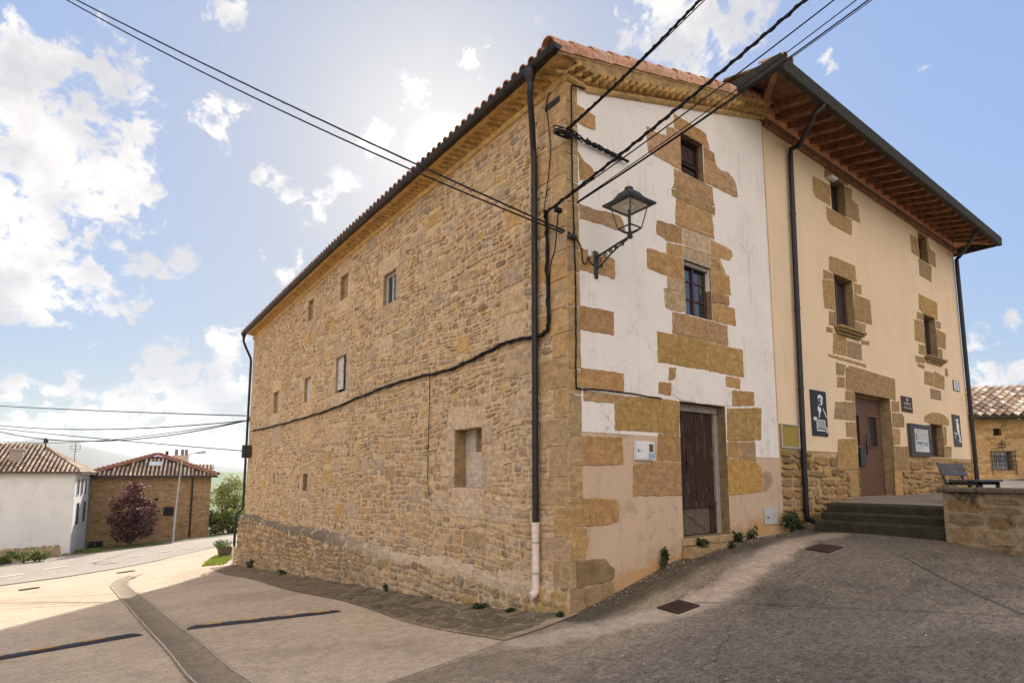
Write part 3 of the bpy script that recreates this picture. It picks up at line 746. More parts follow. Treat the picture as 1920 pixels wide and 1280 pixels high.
def build_side():
    r = random.Random(21); mb = MB(); holes = list(SH.values()); dress = []
    for k, h_ in SH.items():
        if k == 'niche': continue
        if k == 'chink': dress += [(h_[0]-.2, h_[1]+.15, h_[3], h_[3]+.3), (h_[0]-.2, h_[1]+.15, h_[2]-.3, h_[2])]; continue
        dress += surround(h_, r, 1.0 if k != 'slit' else .7)
    a, b, c, d = SH['niche']
    dress += [(a-.10, b+.25, d, d+.40), (a-.06, b+.07, c-.52, c), (a-.62, a, c+.2, c+.72), (a-.30, a, c+.72, d), (a-.22, a, c, c+.2),
              (b, b+.5, c+.18, c+.64), (b, b+.28, c+.64, d), (b, b+.2, c, c+.18)]
    px = lambda x0, y0, x1, y1: (min(S2(x0,y0)[0], S2(x1,y1)[0]), max(S2(x0,y0)[0], S2(x1,y1)[0]), S2((x0+x1)/2, max(y0,y1))[1], S2((x0+x1)/2, min(y0,y1))[1])
    ext = [px(562,778,588,830), px(626,762,655,796), px(624,800,650,830), px(512,800,528,840), px(632,620,656,664), px(572,684,588,704), px(572,610,590,652), px(706,592,732,618), px(712,630,736,660),px(734,600,752,640), px(514,690,526,730), px(915,952,958,980), px(690,440,706,470),
           px(936,600,985,640), px(945,655,1000,705)]
    for e in ext:
        if not any(e[0] < q[1]+.02 and e[1] > q[0]-.02 and e[2] < q[3]+.02 and e[3] > q[2]-.02 for q in dress+holes): dress.append(e)
    big = []                                     # larger odd blocks built into the rubble
    for _ in range(900):
        if len(big) > 62: break
        w, hh = r.uniform(.34,.78), r.uniform(.20,.40); s = .9+17.6*r.random()**1.35; z = r.uniform(.45,7.1+sag(s)); e = (s, s+w, z, z+hh)
        if any(e[0] < q[1]+.05 and e[1] > q[0]-.05 and e[2] < q[3]+.04 and e[3] > q[2]-.04 for q in dress+holes+big): continue
        big.append(e)
    dress += big
    quo = []; z = .32; k = 0
    while z < 7.66:
        hh = r.uniform(.30,.46); hh = min(hh, 7.68-z); quo.append((0., .72+r.uniform(-.12,.12) if k % 2 else .36+r.uniform(-.06,.08), z, z+hh)); z += hh; k += 1
    fq = []; z = -1.6; k = 0                                                      # far corner quoins
    while z < 7.4:
        hh = r.uniform(.3,.45); fq.append((YE-(.7 if k % 2 else .4)+r.uniform(-.08,.08), YE, z, z+hh)); z += hh; k += 1
    wall_grid(mb, SM, (0., YE), (-2.4, 7.5), holes, 0., GX, 0, top=lambda y: 7.80+sag(y), step=1.2)
    for k, h_ in SH.items(): reveal(mb, SM, h_, .30 if k == 'niche' else .20, (.36,.26,.155), 1)
    pale = dress[-100:] and [(a-.10, b+.25, d, d+.40), (a-.06, b+.07, c-.52, c)]
    for q in dress+quo+fq:
        s0, s1, z0, z1 = q; g = .006; i0 = -.013 if s0 == 0. else s0+g
        col = vary(r.choice([(.53,.405,.275),(.50,.385,.27),(.54,.40,.245),(.48,.375,.275),(.55,.42,.295)]), .10, .05, r)
        if q in big: col = vary(r.choice([(.50,.37,.225),(.44,.345,.24),(.52,.35,.165),(.47,.37,.27),(.41,.30,.185)]), .12, .05, r)
        if q in pale: col = (.58,.455,.33)
        if q in quo: col = vary(r.choice([(.44,.305,.175),(.47,.32,.165),(.42,.305,.19)]), .1, .05, r)
        stone(mb, [(i0,z0+g),(s1-g,z0+g),(s1-g,z1-g),(i0,z1-g)], SM, .014, col, 1, bevel=.010 if q not in big else .018, jit=.009 if q not in big else .020, seg=.11, r=r)
    exc = holes+dress+quo+fq
    low = lambda s: .22
    rubble(mb, SM, .02, YE-.02, .1, 7.8, exc, PAL, (.05,.18), (.08,.42), (.004,.026), .010, .10, 0, lo=low, hi=lambda s: 7.60+sag(s), seed=31, rounder=.12, panel=(.7,1.9))
    # battered foot with a sloping mortar shelf, thicker towards the far end
    T = lambda y: .035+.19*(y/YE)**1.1
    zt = lambda y: .25+.05*math.sin(y*.8)+.03*math.sin(y*2.3)
    BM = lambda y, z, o=0.: (-(T(y)*(1.12-.12*min(1, (z+2)/2.2)))-o, y, z)
    ys = [YE*k/60 for k in range(61)]; vs = []; cl = []
    for y in ys:
        vs += [BM(y,-2.6,0), BM(y,zt(y)-.07,0), BM(y,zt(y)-.01,-.02), (.0-.001,y,zt(y)+.10)]
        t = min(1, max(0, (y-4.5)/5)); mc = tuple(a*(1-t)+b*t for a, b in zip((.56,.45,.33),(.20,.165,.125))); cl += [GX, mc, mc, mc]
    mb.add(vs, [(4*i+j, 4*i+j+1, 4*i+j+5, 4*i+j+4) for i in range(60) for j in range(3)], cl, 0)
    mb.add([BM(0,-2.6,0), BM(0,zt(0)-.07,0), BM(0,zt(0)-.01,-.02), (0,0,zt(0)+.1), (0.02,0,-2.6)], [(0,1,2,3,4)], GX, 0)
    PB = [(.40,.275,.145),(.44,.31,.165),(.36,.255,.15),(.46,.31,.15),(.33,.235,.14),(.38,.30,.20)]
    rubble(mb, BM, .03, YE-.02, -2.1, .3, [], PB, (.10,.24), (.16,.48), (.012,.042), .014, .07, 0, lo=lambda s: float(H(-.2, s))-.1, hi=lambda s: zt(s)-.12, seed=33, rounder=.35, panel=(.9,2.2))
    for (s0, z0, w, hh) in ((.0,-.05,.40,.34),(.42,.0,.34,.27),(.78,-.10,.22,.2)):      # boulders at the corner
        stone(mb, [(s0-.05*(s0 == 0),z0-.3),(s0+w,z0-.3),(s0+w-.03,z0+hh-.05),(s0+w*.7,z0+hh),(s0+.05,z0+hh-.02)], lambda y, z, o=0.: (-.02-o, y, z), .035, vary((.43,.30,.13)), 1, bevel=.03, jit=.014)
    o = mb.build('wall', [M['wallstone'], M['dressed']], house)
    tag(o, 'long bare rubble stone side wall')
build_side()

def build_windows_side():
    def frame(nm, h_, depth, fcol, gcol, bars=1, w=.05):
        a, b, c, d = h_; mb = MB(); B = lambda p, q: mb.box((depth-.03, p[0], p[1]), (depth+.04, q[0], q[1]))
        B((a,c),(a+w,d)); B((b-w,c),(b,d)); B((a+w,c),(b-w,c+w)); B((a+w,d-w),(b-w,d))
        for k in range(bars): m = a+(b-a)*(k+1)/(bars+1); B((m-w*.4,c+w),(m+w*.4,d-w))
        f = mb.build('window', fcol, house); g = MB(); g.box((depth, a+w*.9, c+w*.9), (depth+.012, b-w*.9, d-w*.9)); g.build('pane', gcol, f)
        return f
    frame('w', SH['blue'], .11, M['whiteframe'], M['glass'], 1, .045)
    f = frame('w', SH['green'], .13, M['green'], M['glass'], 1, .05); tag(f, 'window with dark green frame and peeling white board')
    a, b, c, d = SH['green']; mb = MB(); mb.box((.06, (a+b)/2, c+.1), (.085, b, d)); mb.build('board', M['peel'], f)
    for k, m in (('pale', 'peel'), ('small', 'dressed'), ('blind_a', 'dressed'), ('blind_b', 'dressed'), ('slit', 'dark'), ('chink', 'dark')):
        a, b, c, d = SH[k]; mb = MB(); x = .09 if k != 'slit' else .18
        mb.bbox((x, a-.01, c-.01), (x+.05, b+.01, d+.01), .004, (.33,.25,.16) if m == 'dressed' else (.7,.66,.62)); mb.build('window_blocking', M[m], house)
    a, b, c, d = SH['niche']; mb = MB()                              # walled-up opening
    mb.box((.24, a, c), (.30, b, c+.62), (.55,.50,.43), 0); mb.box((.24, a+(b-a)*.62, c+.62), (.30, b, d), (.50,.45,.39), 0)
    mb.box((.30, a-.01, c+.6), (.34, a+(b-a)*.7, d+.01), (.30,.21,.13), 1)
    mb.build('niche', [M['dressed'], M['stone']], house)
build_windows_side()

# ------------------------------------------------------------------ front of the old house
zm = lambda x: 7.745-.03*max(0, x)/.45 if x < .45 else 7.715+.303*(x-.45)         # foot of the rising cornice
FH = dict(door=frect([(1274,750.6),(1360,763),(1367,998),(1280,1011)]), up=frect([(1275,247),(1316.6,271.6),(1319,343),(1276,322)]),
          mid=frect([(1280,484.5),(1331,503.7),(1335.5,602),(1286,588)]))
def build_front():
    r = random.Random(77); mb = MB(); holes = list(FH.values()); XE = 5.555
    for (a, b, zt) in ((0., 2.5, 7.6), (2.5, 3.6, 8.1), (3.6, XE, 8.1)): wall_grid(mb, FM, (a, b), (-.6, zt), holes, 0., (.6,.45,.3), 1, top=lambda x: zm(x)+.12, step=.8)
    for (a, b, zb, zt) in ((.10, 2.5, 2.45, 7.6), (2.5, 3.0, 2.45, 8.1), (3.0, 3.6, 2.18, 8.1), (3.6, 5.50, 2.18, 8.1)): wall_grid(mb, FM, (a, b), (zb, zt), holes, .006, (.8,.7,.6), 0, top=lambda x: zm(x)+.02, step=.8)
    for k, h_ in FH.items(): reveal(mb, FM, h_, .34 if k == 'door' else .22, (.25,.19,.105) if k == 'door' else (.27,.20,.13), 2, .008)
    S = lambda L, col=None, d=.013, jit=.009, bev=.009, mi=2, base=.0: stone(mb, [F2(*p) for p in L], FM, d+r.uniform(-.003,.006), vary(col or r.choice(OCH), .11, .05, r), mi, bev, jit, .05, base, r)
    # corner strip and quoins
    strip = [150,193,236,290,340,380,411,465,508,572,621,690,738,818,873,932,988,1046,1104,1150]
    ex = {193:(1097,1115), 290:(1095,1115)}
    for a, b in zip(strip, strip[1:]):
        xr = 1083+(a-150)/900*14
        zl0, zl1 = F2(1070, b)[1], F2(1070, a)[1]
        x1 = F2(xr-2, (a+b)/2)[0]
        stone(mb, [(-.013,zl0+.004),(x1,zl0+.004),(x1,zl1-.004),(-.013,zl1-.004)], FM, .013, vary(r.choice([(.42,.30,.16),(.45,.31,.145),(.40,.29,.17)]), .1, .05, r), 2, .007, .006, .08, 0., r)
    for L in ([(1077,193),(1097.5,207),(1115.5,219),(1115.5,245),(1099,240),(1083,232)],
              [(1083,284),(1095,303),(1110,315),(1116,328),(1115,339),(1104,336),(1086,340)],
              [(1084,380),(1114,392),(1142,397.5),(1162.5,405),(1168,413),(1171,429),(1173,438),(1151,431),(1121,420),(1086,410)],
              [(1086,464),(1112,470.6),(1149.4,484.7),(1152.8,487.5),(1152.8,525),(1125,515.7),(1086,507)],
              [(1086,572),(1150.5,584),(1150.5,629),(1101,621),(1086,618)],
              [(1088,688),(1168.5,699.5),(1169,736),(1088,727)],
              [(1093,730),(1171,741),(1171,749),(1151,757),(1093,752)],
              [(1088,817),(1165.7,819),(1168.5,871),(1088,873)],
              [(1090,933),(1155.6,934.7),(1160,955),(1159,978),(1140,984),(1102.7,986),(1090,986)],
              [(1090,989),(1100,990),(1105,1012),(1099,1045),(1090,1046)]): S(L)
    S([(1078,1050),(1134.7,1046),(1142,1058),(1151,1066),(1149,1087),(1120,1094),(1079,1102)], (.25,.18,.10), .03, .008, .012)
    S([(1092,1105),(1130,1092),(1148,1090),(1152,1112),(1125,1128),(1098,1140)], (.36,.265,.15), .03, .008, .015)
    # bedding mortar behind the groups of stones
    for L in ([(1266,318),(1333,350),(1336,448),(1279,430),(1267,419)], [(1279,429),(1330,447),(1331,502),(1280,483)], [(1251,455),(1279,462),(1281,486),(1286,585),(1260,580),(1251,560)], [(1331,448),(1348,458),(1350,487),(1363,520),(1366,606),(1335,601),(1331,503)],
              [(1261,586),(1362,613),(1364,650),(1389,657),(1390,704),(1236,677),(1236,622),(1261,628)], [(1156,753),(1272,754),(1276,927),(1190,927),(1190,869),(1236,864),(1236,812),(1156,805)], [(1362.5,767),(1412,767),(1412,866),(1427,882),(1427,918),(1366,926)], [(1264,241),(1275,249),(1277,320),(1264,314)], [(1318,276),(1337,291),(1340,345),(1320.5,342)]):
        stone(mb, [F2(*p) for p in L], FM, .0085, (.52,.38,.23), 2, .002, .002, .2, 0, r)
    # round the upper window
    S([(1262.5,213),(1322,250),(1325,262),(1330,280),(1316.6,271.6),(1275,247),(1262.5,239)])
    S([(1211,236),(1230,248),(1249.7,254.7),(1248.4,238),(1262,240),(1275,248),(1276.5,321),(1263,313),(1240,300),(1215,286.6),(1212,265)])
    S([(1317.2,272),(1330,281),(1338.8,288),(1341.6,308),(1318.4,294)])
    S([(1318.6,295.5),(1342,309),(1350,319.4),(1363,323),(1374.4,334.4),(1380,348),(1382.5,370),(1378,371),(1335,349.4),(1319.4,343)])
    S([(1263,316),(1277,322.5),(1319.5,344),(1335,350),(1337,370),(1339.5,388),(1300,371),(1259,352),(1263,345)])
    S([(1258,353),(1300,372),(1339.5,389.5),(1340.5,405),(1300,387),(1266,371),(1259,366)], (.37,.255,.125))
    S([(1266,372.5),(1300,388.5),(1339,406),(1334,408),(1337,426),(1338.5,449),(1329,444),(1278,425),(1265,420.5)])
    S([(1231,412),(1247,417),(1264,421.5),(1278,426.5),(1278.5,459),(1249,452.3),(1246,448),(1231,440),(1229,426)])
    S([(1249,453.5),(1278.5,460.5),(1279.5,483.5),(1270,480),(1248,474.5)])
    S([(1279,427),(1329.5,446),(1331.5,480.5),(1279.5,463)], (.50,.39,.27))
    S([(1279.6,464.5),(1331.5,482),(1331.3,503.5),(1280.2,484)], (.46,.36,.24))
    S([(1330.5,446),(1341,453.5),(1365,465),(1372,472),(1374,482),(1367,489.5),(1349,484),(1332.5,480)])
    S([(1332.8,482.5),(1348.6,486.6),(1351.6,511),(1332,506.7)])
    S([(1211.5,464),(1247,475),(1270.4,480.8),(1280,485),(1281.5,525),(1250,518.5),(1212.5,503.7)])
    S([(1250,519.5),(1281.7,526.5),(1283,549),(1250,540.5)], (.50,.385,.25))
    S([(1243.4,539),(1283.2,550.5),(1285.5,582),(1276,586),(1259,582.5),(1246,576.8)], (.50,.385,.25))
    S([(1332,508),(1366.9,517),(1370,554.3),(1333.5,546)])
    S([(1333.6,547),(1366,555.7),(1367,572.7),(1334.5,567.3)])
    S([(1334.7,568.5),(1377,578),(1379.7,612.3),(1350.6,606.3),(1335.6,602)])
    S([(1259,584),(1286,589),(1335.6,602.8),(1363.8,611),(1364.5,646.5),(1310,636.5),(1260,625.5)])
    S([(1230.4,619.5),(1280,631),(1326,640.5),(1326.5,695),(1280,688),(1232.4,679.4)], (.42,.275,.10))
    S([(1326.9,641),(1391.3,655),(1393.9,708.2),(1327.3,696)], (.44,.29,.11))
    S([(1253,687),(1267,688.5),(1266,705),(1263,712),(1253,714)])
    S([(1234.8,714.5),(1258,717.5),(1257.3,742),(1233,737.5)])
    S([(1360,704),(1387.5,708.8),(1387,730),(1360.5,724.5)])
    S([(1372,730.5),(1413.4,734.5),(1414,761.3),(1372,761)])
    # painted lintel patch over the door
    stone(mb, [F2(*p) for p in ((1268,687.5),(1310,694.5),(1359,704),(1360,725),(1371,730),(1370.5,761.5),(1310,757),(1274.5,750),(1261,739),(1259.5,718),(1265,713))], FM, .017, (.8,.7,.6), 0, .006, .005, .07, 0, r)
    # blocks beside the door
    S([(1171,743),(1225,745),(1256,748.5),(1273.7,752),(1273,814.8),(1233,810.5),(1200,808),(1151.5,807),(1151.5,752),(1168,750)], (.43,.285,.115))
    S([(1233,812),(1273.5,816.5),(1275,865.5),(1231,864)])
    S([(1187,869),(1230,866),(1275,867),(1278.5,928.5),(1230,929.5),(1186,929)])
    S([(1361.5,764.7),(1427,764),(1427,825),(1385,827),(1362.5,825.5)], (.42,.285,.12))
    S([(1362.6,827.3),(1384.5,828.3),(1385,857.5),(1363,857.5)])
    S([(1385.5,829),(1414.8,828),(1416.5,864),(1386,859)], (.36,.26,.14))
    S([(1363.5,859),(1396.5,860),(1416,866.5),(1427,876),(1431,892),(1430,921),(1394,926),(1365,928)], (.43,.275,.095))
    S([(1432,882),(1441,884),(1447,890),(1447,908),(1437,920),(1431,921)], (.36,.29,.20), .006)
    # ragged repair patches in the lower plaster (meter surround, foot)
    S([(1172,830),(1186,822),(1188,812),(1215,806),(1231,815),(1231,866),(1186,868),(1172,872)], (.52,.40,.28), .004, .008, .004, 1)
    o = mb.build('front_wall', [M['white'], M['beige'], M['dressed']], house)
    tag(o, 'front wall of flaking white plaster over ochre stones')
build_front()

M['worn'] = simple('worn_door_panel', (.15,.105,.08), .85, 0, .5, 8., .005, 30., stretch=(9,9,1), dirt=((.04,.02,.015), 4., .5, .8))
def front_windows():
    for k, depth, w in (('up', .13, .055), ('mid', .13, .05)):
        a, b, c, d = FH[k]; mb = MB(); B = lambda p, q, e=0.: mb.bbox((p[0], depth-.03-e, p[1]), (q[0], depth+.04, q[1]), .005)
        B((a,c),(a+w,d)); B((b-w,c),(b,d)); B((a+w,c),(b-w,c+w)); B((a+w,d-w),(b-w,d))
        if k == 'mid':
            m = (a+b)/2; B((m-w*.5,c+w),(m+w*.5,d-w), .008)
            for t in (1/3, 2/3): zz = c+(d-c)*t; B((a+w,zz-.013),(m-w*.5,zz+.013),-.01); B((m+w*.5,zz-.013),(b-w,zz+.013),-.01)
            f = mb.build('window', M['framewood'], house); g = MB(); g.box((a+w*.9, depth, c+w*.9), (b-w*.9, depth+.012, d-w*.9)); g.build('pane', M['glass'], f)
            t = MB(); t.box((a-.0, depth-.09, d-.07), (b, depth-.04, d-.0)); t.build('window_head', M['greywood'], f)
        else:
            for (p, q) in ((c+w+.0, c+(d-c)*.36), (c+(d-c)*.42, d-w)):
                B((a+w, q-.01), (b-w, q+.03)); mb.bbox((a+w+.04, depth+.0, p+.03), (b-w-.04, depth+.03, q-.03), .02)
            mb.box((a+w, depth+.02, c+w), (b-w, depth+.04, d-w)); f = mb.build('shutter', M['oldwood'], house)
    # patched reveal of the middle window
    a, b, c, d = FH['mid']; mb = MB(); mb.bbox((b-.012, .02, d-.42), (b-.003, .12, d-.02), .002); mb.build('reveal_patch', M['white'], house)
    # old door
    a, b, c, d = FH['door']; dr = bpy.data.objects.new('door', None); COL.objects.link(dr); dr.parent = house
    tag(dr, 'worn dark red brown plank door with battered lower panel')
    y = .20; mb = MB(); fw = .085
    mb.bbox((b-fw-.03, y-.05, c), (b-.004, y+.05, d-.14), .006); mb.bbox((a, y-.05, d-.13), (b-.004, y+.05, d-.035), .006); mb.bbox((a, y-.06, d-.035), (b-.004, y+.05, d-.005), .006)
    mb.build('door_frame', M['greywood'], dr)
    x1 = b-fw-.03; mb = MB(); zr = c+.50; px = a; r = random.Random(4)
    while px < x1-.01:
        w = min(.17+r.uniform(-.02,.02), x1-px); w = x1-px if x1-px-w < .06 else w
        mb.bbox((px+.004, y+r.uniform(-.004,.004), zr+.05), (px+w-.003, y+.035, d-.135), .004); px += w
    mb.build('door_leaf', M['oldwood'], dr)
    mb = MB(); mb.bbox((a, y-.03, zr-.04), (x1, y+.03, zr+.055), .008); mb.bbox((a, y-.02, c+.02), (a+.13, y+.03, zr-.045), .006); mb.bbox((x1-.16, y-.02, c+.02), (x1, y+.03, zr-.045), .006); mb.build('rail', M['oldwood'], dr)
    mb = MB(); mb.box((a+.13, y+.01, c+.015), (x1-.16, y+.03, zr-.045)); mb.add([(a+.2,y+.0,zr-.06),(a+.26,y+.0,zr-.06),(x1-.2,y+.0,c+.08),(x1-.28,y+.0,c+.05)], [(0,1,2,3)]); mb.build('panel', M['worn'], dr)
    mb = MB(); s = a+.43; mb.bbox((s-.02, y-.02, c+1.05), (s+.02, y-.002, c+1.42), .004); mb.bbox((s-.035, y-.05, c+1.2), (s+.035, y-.02, c+1.23), .005); mb.build('latch', M['rust'], dr); mb = MB(); mb.bbox((a+.25, y-.045, zr-.06), (a+.4, y-.031, zr+.1), .004); mb.build('hasp', M['rust'], dr)
    mb = MB(); mb.box((a, y+.05, c), (b, y+.07, d)); mb.build('backing', M['dark'], dr)
    mb = MB(); mb.bbox((a-.04, -.05, c-.13), (b+.06, .26, c-.001), .02, (.40,.29,.17)); mb.build('threshold', M['dressed'], dr)
front_windows()
def build_doorstep():
    mb = MB()
    stone(mb, [(2.36,.42),(3.25,.52),(4.05,.60),(4.02,.70),(3.2,.705),(2.42,.70)], lambda x, z, o=0.: (x, -.02-o, z), .20, (.36,.25,.14), 0, .05, .02, .1)
    tag(mb.build('doorstep', M['stone']), 'worn rough stone step below the old red brown door', 'step')
build_doorstep()

# cornice of diagonal bricks, roof, gutter
def build_cornice():
    mb = MB(); r = random.Random(9); c0 = (.52,.33,.12)
    def prism(fm, s, z, w, o0, o1, h_, col):                                # one brick set cornerwise
        T = lambda a, b, c_: fm(s+a, z+c_, b)
        mb.add([T(-w,o0,0),T(w,o0,0),T(0,o1,0),T(-w,o0,h_),T(w,o0,h_),T(0,o1,h_)], [(0,1,2),(3,5,4),(1,4,5,2),(2,5,3,0)], col)
    # mouldings: swept profiles (offset, height)
    def sweep(fm, ss, zf, prof, col):
        n = len(prof); vs = []; cl = []
        for s in ss:
            for (o, z) in prof: vs.append(fm(s, zf(s)+z+r.uniform(-.004,.004), o+r.uniform(-.004,.004))); cl.append(vary(col, .1, .04, r))
        mb.add(vs, [(i*n+j, i*n+j+1, (i+1)*n+j+1, (i+1)*n+j) for i in range(len(ss)-1) for j in range(n-1)], cl)
    xs = [-.07]+[.15*k for k in range(1, 37)]+[5.56]; ys = [-.07]+[.25*k for k in range(1, 77)]+[YE+.05]
    roll = [(-.01,-.05),(.035,-.045),(.06,-.015),(.065,.02),(.05,.05),(-.01,.055)]
    zs = lambda y: 7.695+sag(y)
    sweep(FM, xs, zm, roll, c0); sweep(SM, ys, zs, roll, c0)
    sweep(FM, xs, zm, [(.0,.05),(.02,.05),(.02,.2),(.0,.2)], (.44,.27,.10)); sweep(SM, ys, zs, [(.0,.05),(.02,.05),(.02,.2),(.0,.2)], (.44,.27,.10))
    s = .06
    while s < 5.5:
        prism(FM, s, zm(s)+.055, .085, .015, .155+r.uniform(-.012,.012), .065, vary(c0, .15, .05, r))
        prism(FM, s+.085, zm(s)+.125, .085, .06, .225+r.uniform(-.012,.012), .065, vary(c0, .15, .05, r)); s += .17
    s = .0
    while s < YE-.05:
        prism(SM, s, zs(s)+.05, .085, .015, .155+r.uniform(-.012,.012), .05, vary(c0, .15, .05, r))
        prism(SM, s+.085, zs(s)+.098, .085, .06, .235+r.uniform(-.012,.012), .05, vary(c0, .15, .05, r)); s += .17
    fz = lambda x: 7.93+.276*(x+.32)-.05
    for (a, b) in zip(xs, xs[1:]):
        cc = vary((.50,.32,.13), .08, .04, r); mb.add([FM(a,zm(a)+.18,.165),FM(b,zm(b)+.18,.165),FM(b,max(zm(b)+.19,fz(b)-.04),.20),FM(a,max(zm(a)+.19,fz(a)-.04),.20)], [(0,1,2,3)], cc)
    sweep(FM, [-.33]+xs[1:], fz, [(-.01,-.045),(.19,-.045),(.215,-.035),(.22,.0),(-.01,.004)], (.55,.37,.16)); sweep(SM, [-.2]+ys[1:], zs, [(-.01,.148),(.20,.148),(.29,.150),(.30,.175),(-.01,.18)], c0)
    mb.build('cornice', M['ochre'], house)
build_cornice()
def barrel(mb, p0, p1, up, r0, r1, col, n=7, mi=0, th=.014, flip=1):
    """half-round tile from p0 to p1, open below (flip=-1: channel)"""
    p0, p1, up = Vector(p0), Vector(p1), Vector(up); t = (p1-p0).normalized(); s = t.cross(up).normalized(); u = s.cross(t)
    vs = []
    for rr in (0., -th):
        for p, r_ in ((p0, r0), (p1, r1)):
            for k in range(n):
                a = pi*k/(n-1); vs.append(p+s*((r_+rr)*cos(a))+u*((r_+rr)*sin(a)*flip))
    fs = [(k, k+1, n+k+1, n+k) for k in range(n-1)]+[(2*n+k, 3*n+k, 3*n+k+1, 2*n+k+1) for k in range(n-1)]
    fs += [(k, 2*n+k, 2*n+k+1, k+1) for k in range(n-1)]+[(n+k, n+k+1, 3*n+k+1, 3*n+k) for k in range(n-1)]
    fs += [(0, n, 3*n, 2*n), (n-1, 3*n-1, 4*n-1, 2*n-1)]
    mb.add(vs, fs, col, mi)
TC = [(.50,.26,.155),(.46,.235,.14),(.53,.285,.18),(.41,.20,.125),(.56,.32,.21),(.48,.265,.17)]
dk = lambda x, y: 7.93+.276*(x+.32)+sag(y)          # roof deck, top
def build_old_roof():
    r = random.Random(12); mb = MB(); SL = .290; RX = 5.50
    ys = [-.12+.8*k for k in range(25)]+[YE+.35]
    for a, b in zip(ys, ys[1:]):
        mb.add([(-.33,a,dk(-.33,a)),(RX,a,dk(RX,a)),(RX,b,dk(RX,b)),(-.33,b,dk(-.33,b)),(-.33,a,dk(-.33,a)-.035),(RX,a,dk(RX,a)-.035),(RX,b,dk(RX,b)-.035),(-.33,b,dk(-.33,b)-.035)],
               [(0,1,2,3),(4,7,6,5),(0,3,7,4)]+([(0,4,5,1)] if a == ys[0] else [])+([(2,6,7,3)] if b == ys[-1] else []), (.33,.16,.09), 1)
    # far slope behind the ridge
    mb.add([(RX,12.1,dk(RX,0)),(RX+5.5,12.1,dk(RX,0)-1.5),(RX+5.5,YE+.35,dk(RX,0)-1.8),(RX,YE+.35,dk(RX,YE))], [(0,1,2,3)], (.33,.16,.09), 1)
    y = .05; k = 0
    while y < YE+.3:
        for c in range(5):                                    # courses up from the eave
            x0 = -.43+.40*c; x1 = x0+.46
            barrel(mb, (x0, y+r.uniform(-.008,.008), dk(x0,y)+.035+.004*c), (x1, y, dk(x1,y)+.030), (0,0,1), .088, .072, vary(r.choice(TC), .12, .05, r))
            if c == 0: barrel(mb, (x0+.02, y+.105, dk(x0,y)+.075), (x1, y+.105, dk(x1,y)+.075), (0,0,1), .075, .075, vary(r.choice(TC), .15, .05, r), flip=-1)
        y += .212
    x = -.42                                                   # verge tiles up the front edge, one over the next
    while x < 5.3:
        vc = tuple(v*1.12 for v in vary(r.choice(TC), .12, .05, r)); e = r.uniform(0,.012); zz = dk(x,0)+.05+e; z2 = dk(x+.47,0)+.028+e
        barrel(mb, (x, -.105, zz), (x+.47, -.105, z2), (0,0,1), .145, .128, vc, 9)
        mb.add([(x,-.250,zz),(x+.47,-.233,z2),(x+.47,-.233,z2-.10),(x,-.250,zz-.115),(x,-.235,zz),(x+.47,-.218,z2),(x+.47,-.218,z2-.10),(x,-.235,zz-.115)], [(0,1,2,3),(4,7,6,5),(0,3,7,4),(3,2,6,7),(1,5,6,2)], vc)
        x += .405
    mb.build('roof', [M['tile'], M['tile']], house, True, 40)
build_old_roof()
def gutter_mesh(mb, pts, r, out):                              # half-round gutter along pts
    n = 8; vs = []
    for p in pts:
        for k in range(n+1):
            a = pi+pi*k/n; vs.append((p[0]+r*cos(a)*abs(out[0]), p[1]+r*cos(a)*abs(out[1]), p[2]+r*sin(a)))
        for k in range(n, -1, -1):
            a = pi+pi*k/n; vs.append((p[0]+(r-.006)*cos(a)*abs(out[0]), p[1]+(r-.006)*cos(a)*abs(out[1]), p[2]+(r-.006)*sin(a)))
    m = 2*(n+1); fs = [(i*m+j, i*m+(j+1) % m, (i+1)*m+(j+1) % m, (i+1)*m+j) for i in range(len(pts)-1) for j in range(m)]
    mb.add(vs, fs)
    for e in (0, len(pts)-1): mb.add([vs[e*m+k] for k in range(n+1)], [list(range(n+1))])
